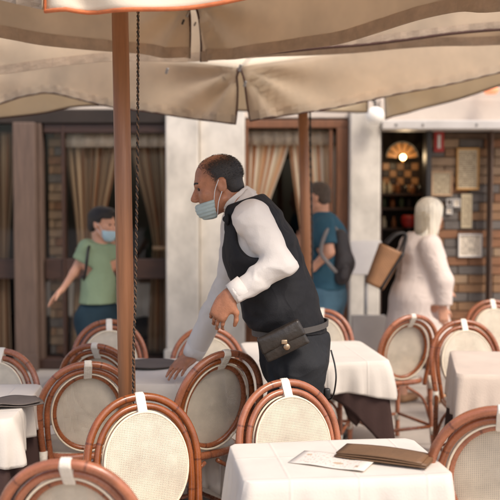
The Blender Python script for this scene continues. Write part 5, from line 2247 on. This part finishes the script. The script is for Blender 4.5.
dr = tb + [cone(bw_, .150, bp_, .205, b_rt, 1.15), cone(bp_, .205, Vector((bp_.x, Yb, .42)), .27, b_rt, 1.1), cone(bs1, .078, be1, .068), cone(be1, .066, bw1, .055), cone(bs2, .078, be2, .068), cone(be2, .066, bw2, .055)]
dro = sbuild('dress', surf(dr, h=.008, k=.03, inflate=.006, post=dress_post), m_pink, bl)
ring = []
for k in range(40):
    a = 2 * math.pi * k / 40
    ring.append(at(420, 275, Yb) + (b_fw * math.cos(a) * .168 + b_rt * math.sin(a) * .196))
g = G()
g.grid([[p + Vector((0, 0, z)) for z in (-.014, 0, .014)] for p in ring], closed_u=True)
g.build('waist_band', m_pink, dro, solid=.006, world=True)
shoe_pair(bl, Jb, M('tan_sandal', rgb(170, 130, 96), rough=.7))
m_blond = M('blonde_hair', rgb(236, 224, 204), rough=.38, var=.22, vscale=45, bump=.8, bscale=70, stretch=(1, 1, .07))
hairp = [ell(hq4(0, -.016, .044), [.090, .108, .090], hA4), cone(hq4(0, -.055, .02), .088, hq4(0, -.075, -.185), .060, hA4[1], .75)]
for sx in (-1, 1):
    hairp.append(cone(hq4(sx * .055, -.01, .0), .045, hq4(sx * .066, -.010, -.180), .030))
c4, f4, u4, r4 = [npv(v) for v in (hq4(0, 0, 0), hA4[1], hA4[2], hA4[0])]


def bkeep(P):
    y, z, x = (P - c4) @ f4, (P - c4) @ u4, (P - c4) @ r4
    face = np.where(z < .06, y - .038 - .3 * np.clip(z, -.2, .06), y - .10)
    return np.maximum(face, -(z + .225 - .5 * np.abs(x) - .25 * np.clip(y + .05, -.05, .1))) + .012 * np.sin(np.arctan2(x, y + .02) * 26) * np.clip(-z * 6 + .2, 0, 1) + vnoise(P, 40) * .01


hair_shell(bo4, hairp, hq4, bkeep, m_blond, h=.006, infl=.006, k=.03)
random.seed(9)
m_blond2 = M('blonde_strands', rgb(206, 186, 152), rough=.4, var=.2, vscale=30)
for mt2, nn2 in ((m_blond, 500), (m_blond2, 350)):
    g = G()
    for _ in range(nn2):
        a = random.uniform(math.pi * .62, math.pi * 2.38)     # around the back and the sides of the head
        rx_, ry_ = .096, .112
        s0 = random.uniform(-.2, .95)
        pts_ = []
        for q_ in range(7):
            t_ = q_ / 6
            zz = .044 + .094 * s0 - t_ * (.10 + random.uniform(.10, .11) + .09 * s0)
            hz_ = min(1.0, max(-1, (zz - .044) / .096))
            sc_ = math.sqrt(max(.02, 1 - hz_ * hz_)) if zz > .044 else (1 - .18 * (.044 - zz) / .2)
            pts_.append(hq4(math.cos(a + math.pi / 2) * rx_ * sc_ * -1, -.016 + math.sin(a + math.pi / 2) * ry_ * sc_ - (.02 if zz < 0 else 0), zz))
        if max((npv(p_) - c4) @ f4 for p_ in pts_) > .05:
            continue
        g.tube(pts_, [.0022] * 6 + [.0006], seg=3)
    o_ = g.build('hair_strands', mt2, bo4, world=True)
# straw basket bag on her far shoulder side
m_straw = weave_mat('straw', rgb(160, 116, 80), hole=.0, pitch=.02)
bk = thing('straw_bag', 'tan straw basket bag with a black stripe beside the blonde woman', 'bag', at(383, 290, Yb - .06))
ax_u = Vector((.42, .0, .91)).normalized()
ax_r = Vector((.91, .0, -.42)).normalized()
bc0 = at(383, 267, Yb - .10)
P_ = []
U_ = []
nn_, mm_ = 40, 14
for i in range(nn_):
    a = 2 * math.pi * i / nn_
    row, ru = [], []
    for j in range(mm_ + 1):
        t_ = j / mm_
        hw_ = .070 + .030 * t_
        e = .7
        cx, sy = math.copysign(abs(math.cos(a)) ** e, math.cos(a)), math.copysign(abs(math.sin(a)) ** e, math.sin(a))
        row.append(bc0 + ax_u * (-.16 + .32 * t_) + ax_r * hw_ * cx + Vector((0, 1, 0)) * .09 * sy)
        ru.append((a * .09, t_ * .34))
    P_.append(row)
    U_.append(ru)
g = G()
uvs2 = U_
g.grid(P_, closed_u=True, uvs=uvs2)
g.add([r[0] for r in P_], [list(range(nn_))[::-1]])
g.build('basket', m_straw, bk, solid=.008, world=True)
g = G()
g.grid([[bc0 + ax_u * (-.168 + .336 * t_ / 10) + ax_r * (.030 + .04 * t_ / 10 + w) + Vector((0, -.094, 0)) for w in (0, .022)] for t_ in range(11)])
g.build('stripe', m_black, bk, solid=.004, world=True)
for y_ in (-.07, .07):
    g = G()
    top = bc0 + ax_u * .17
    g.tube(resample(catmull([top - ax_r * .06 + Vector((0, y_, 0)), top + ax_u * .10 - ax_r * .02 + Vector((0, y_ * .8, 0)), top + ax_u * .13 + ax_r * .05 + Vector((0, y_ * .6, 0)), top + ax_r * .08 + Vector((0, y_, 0))], 6), 24), .009, seg=6)
    g.build('handle', m_black, bk, world=True)
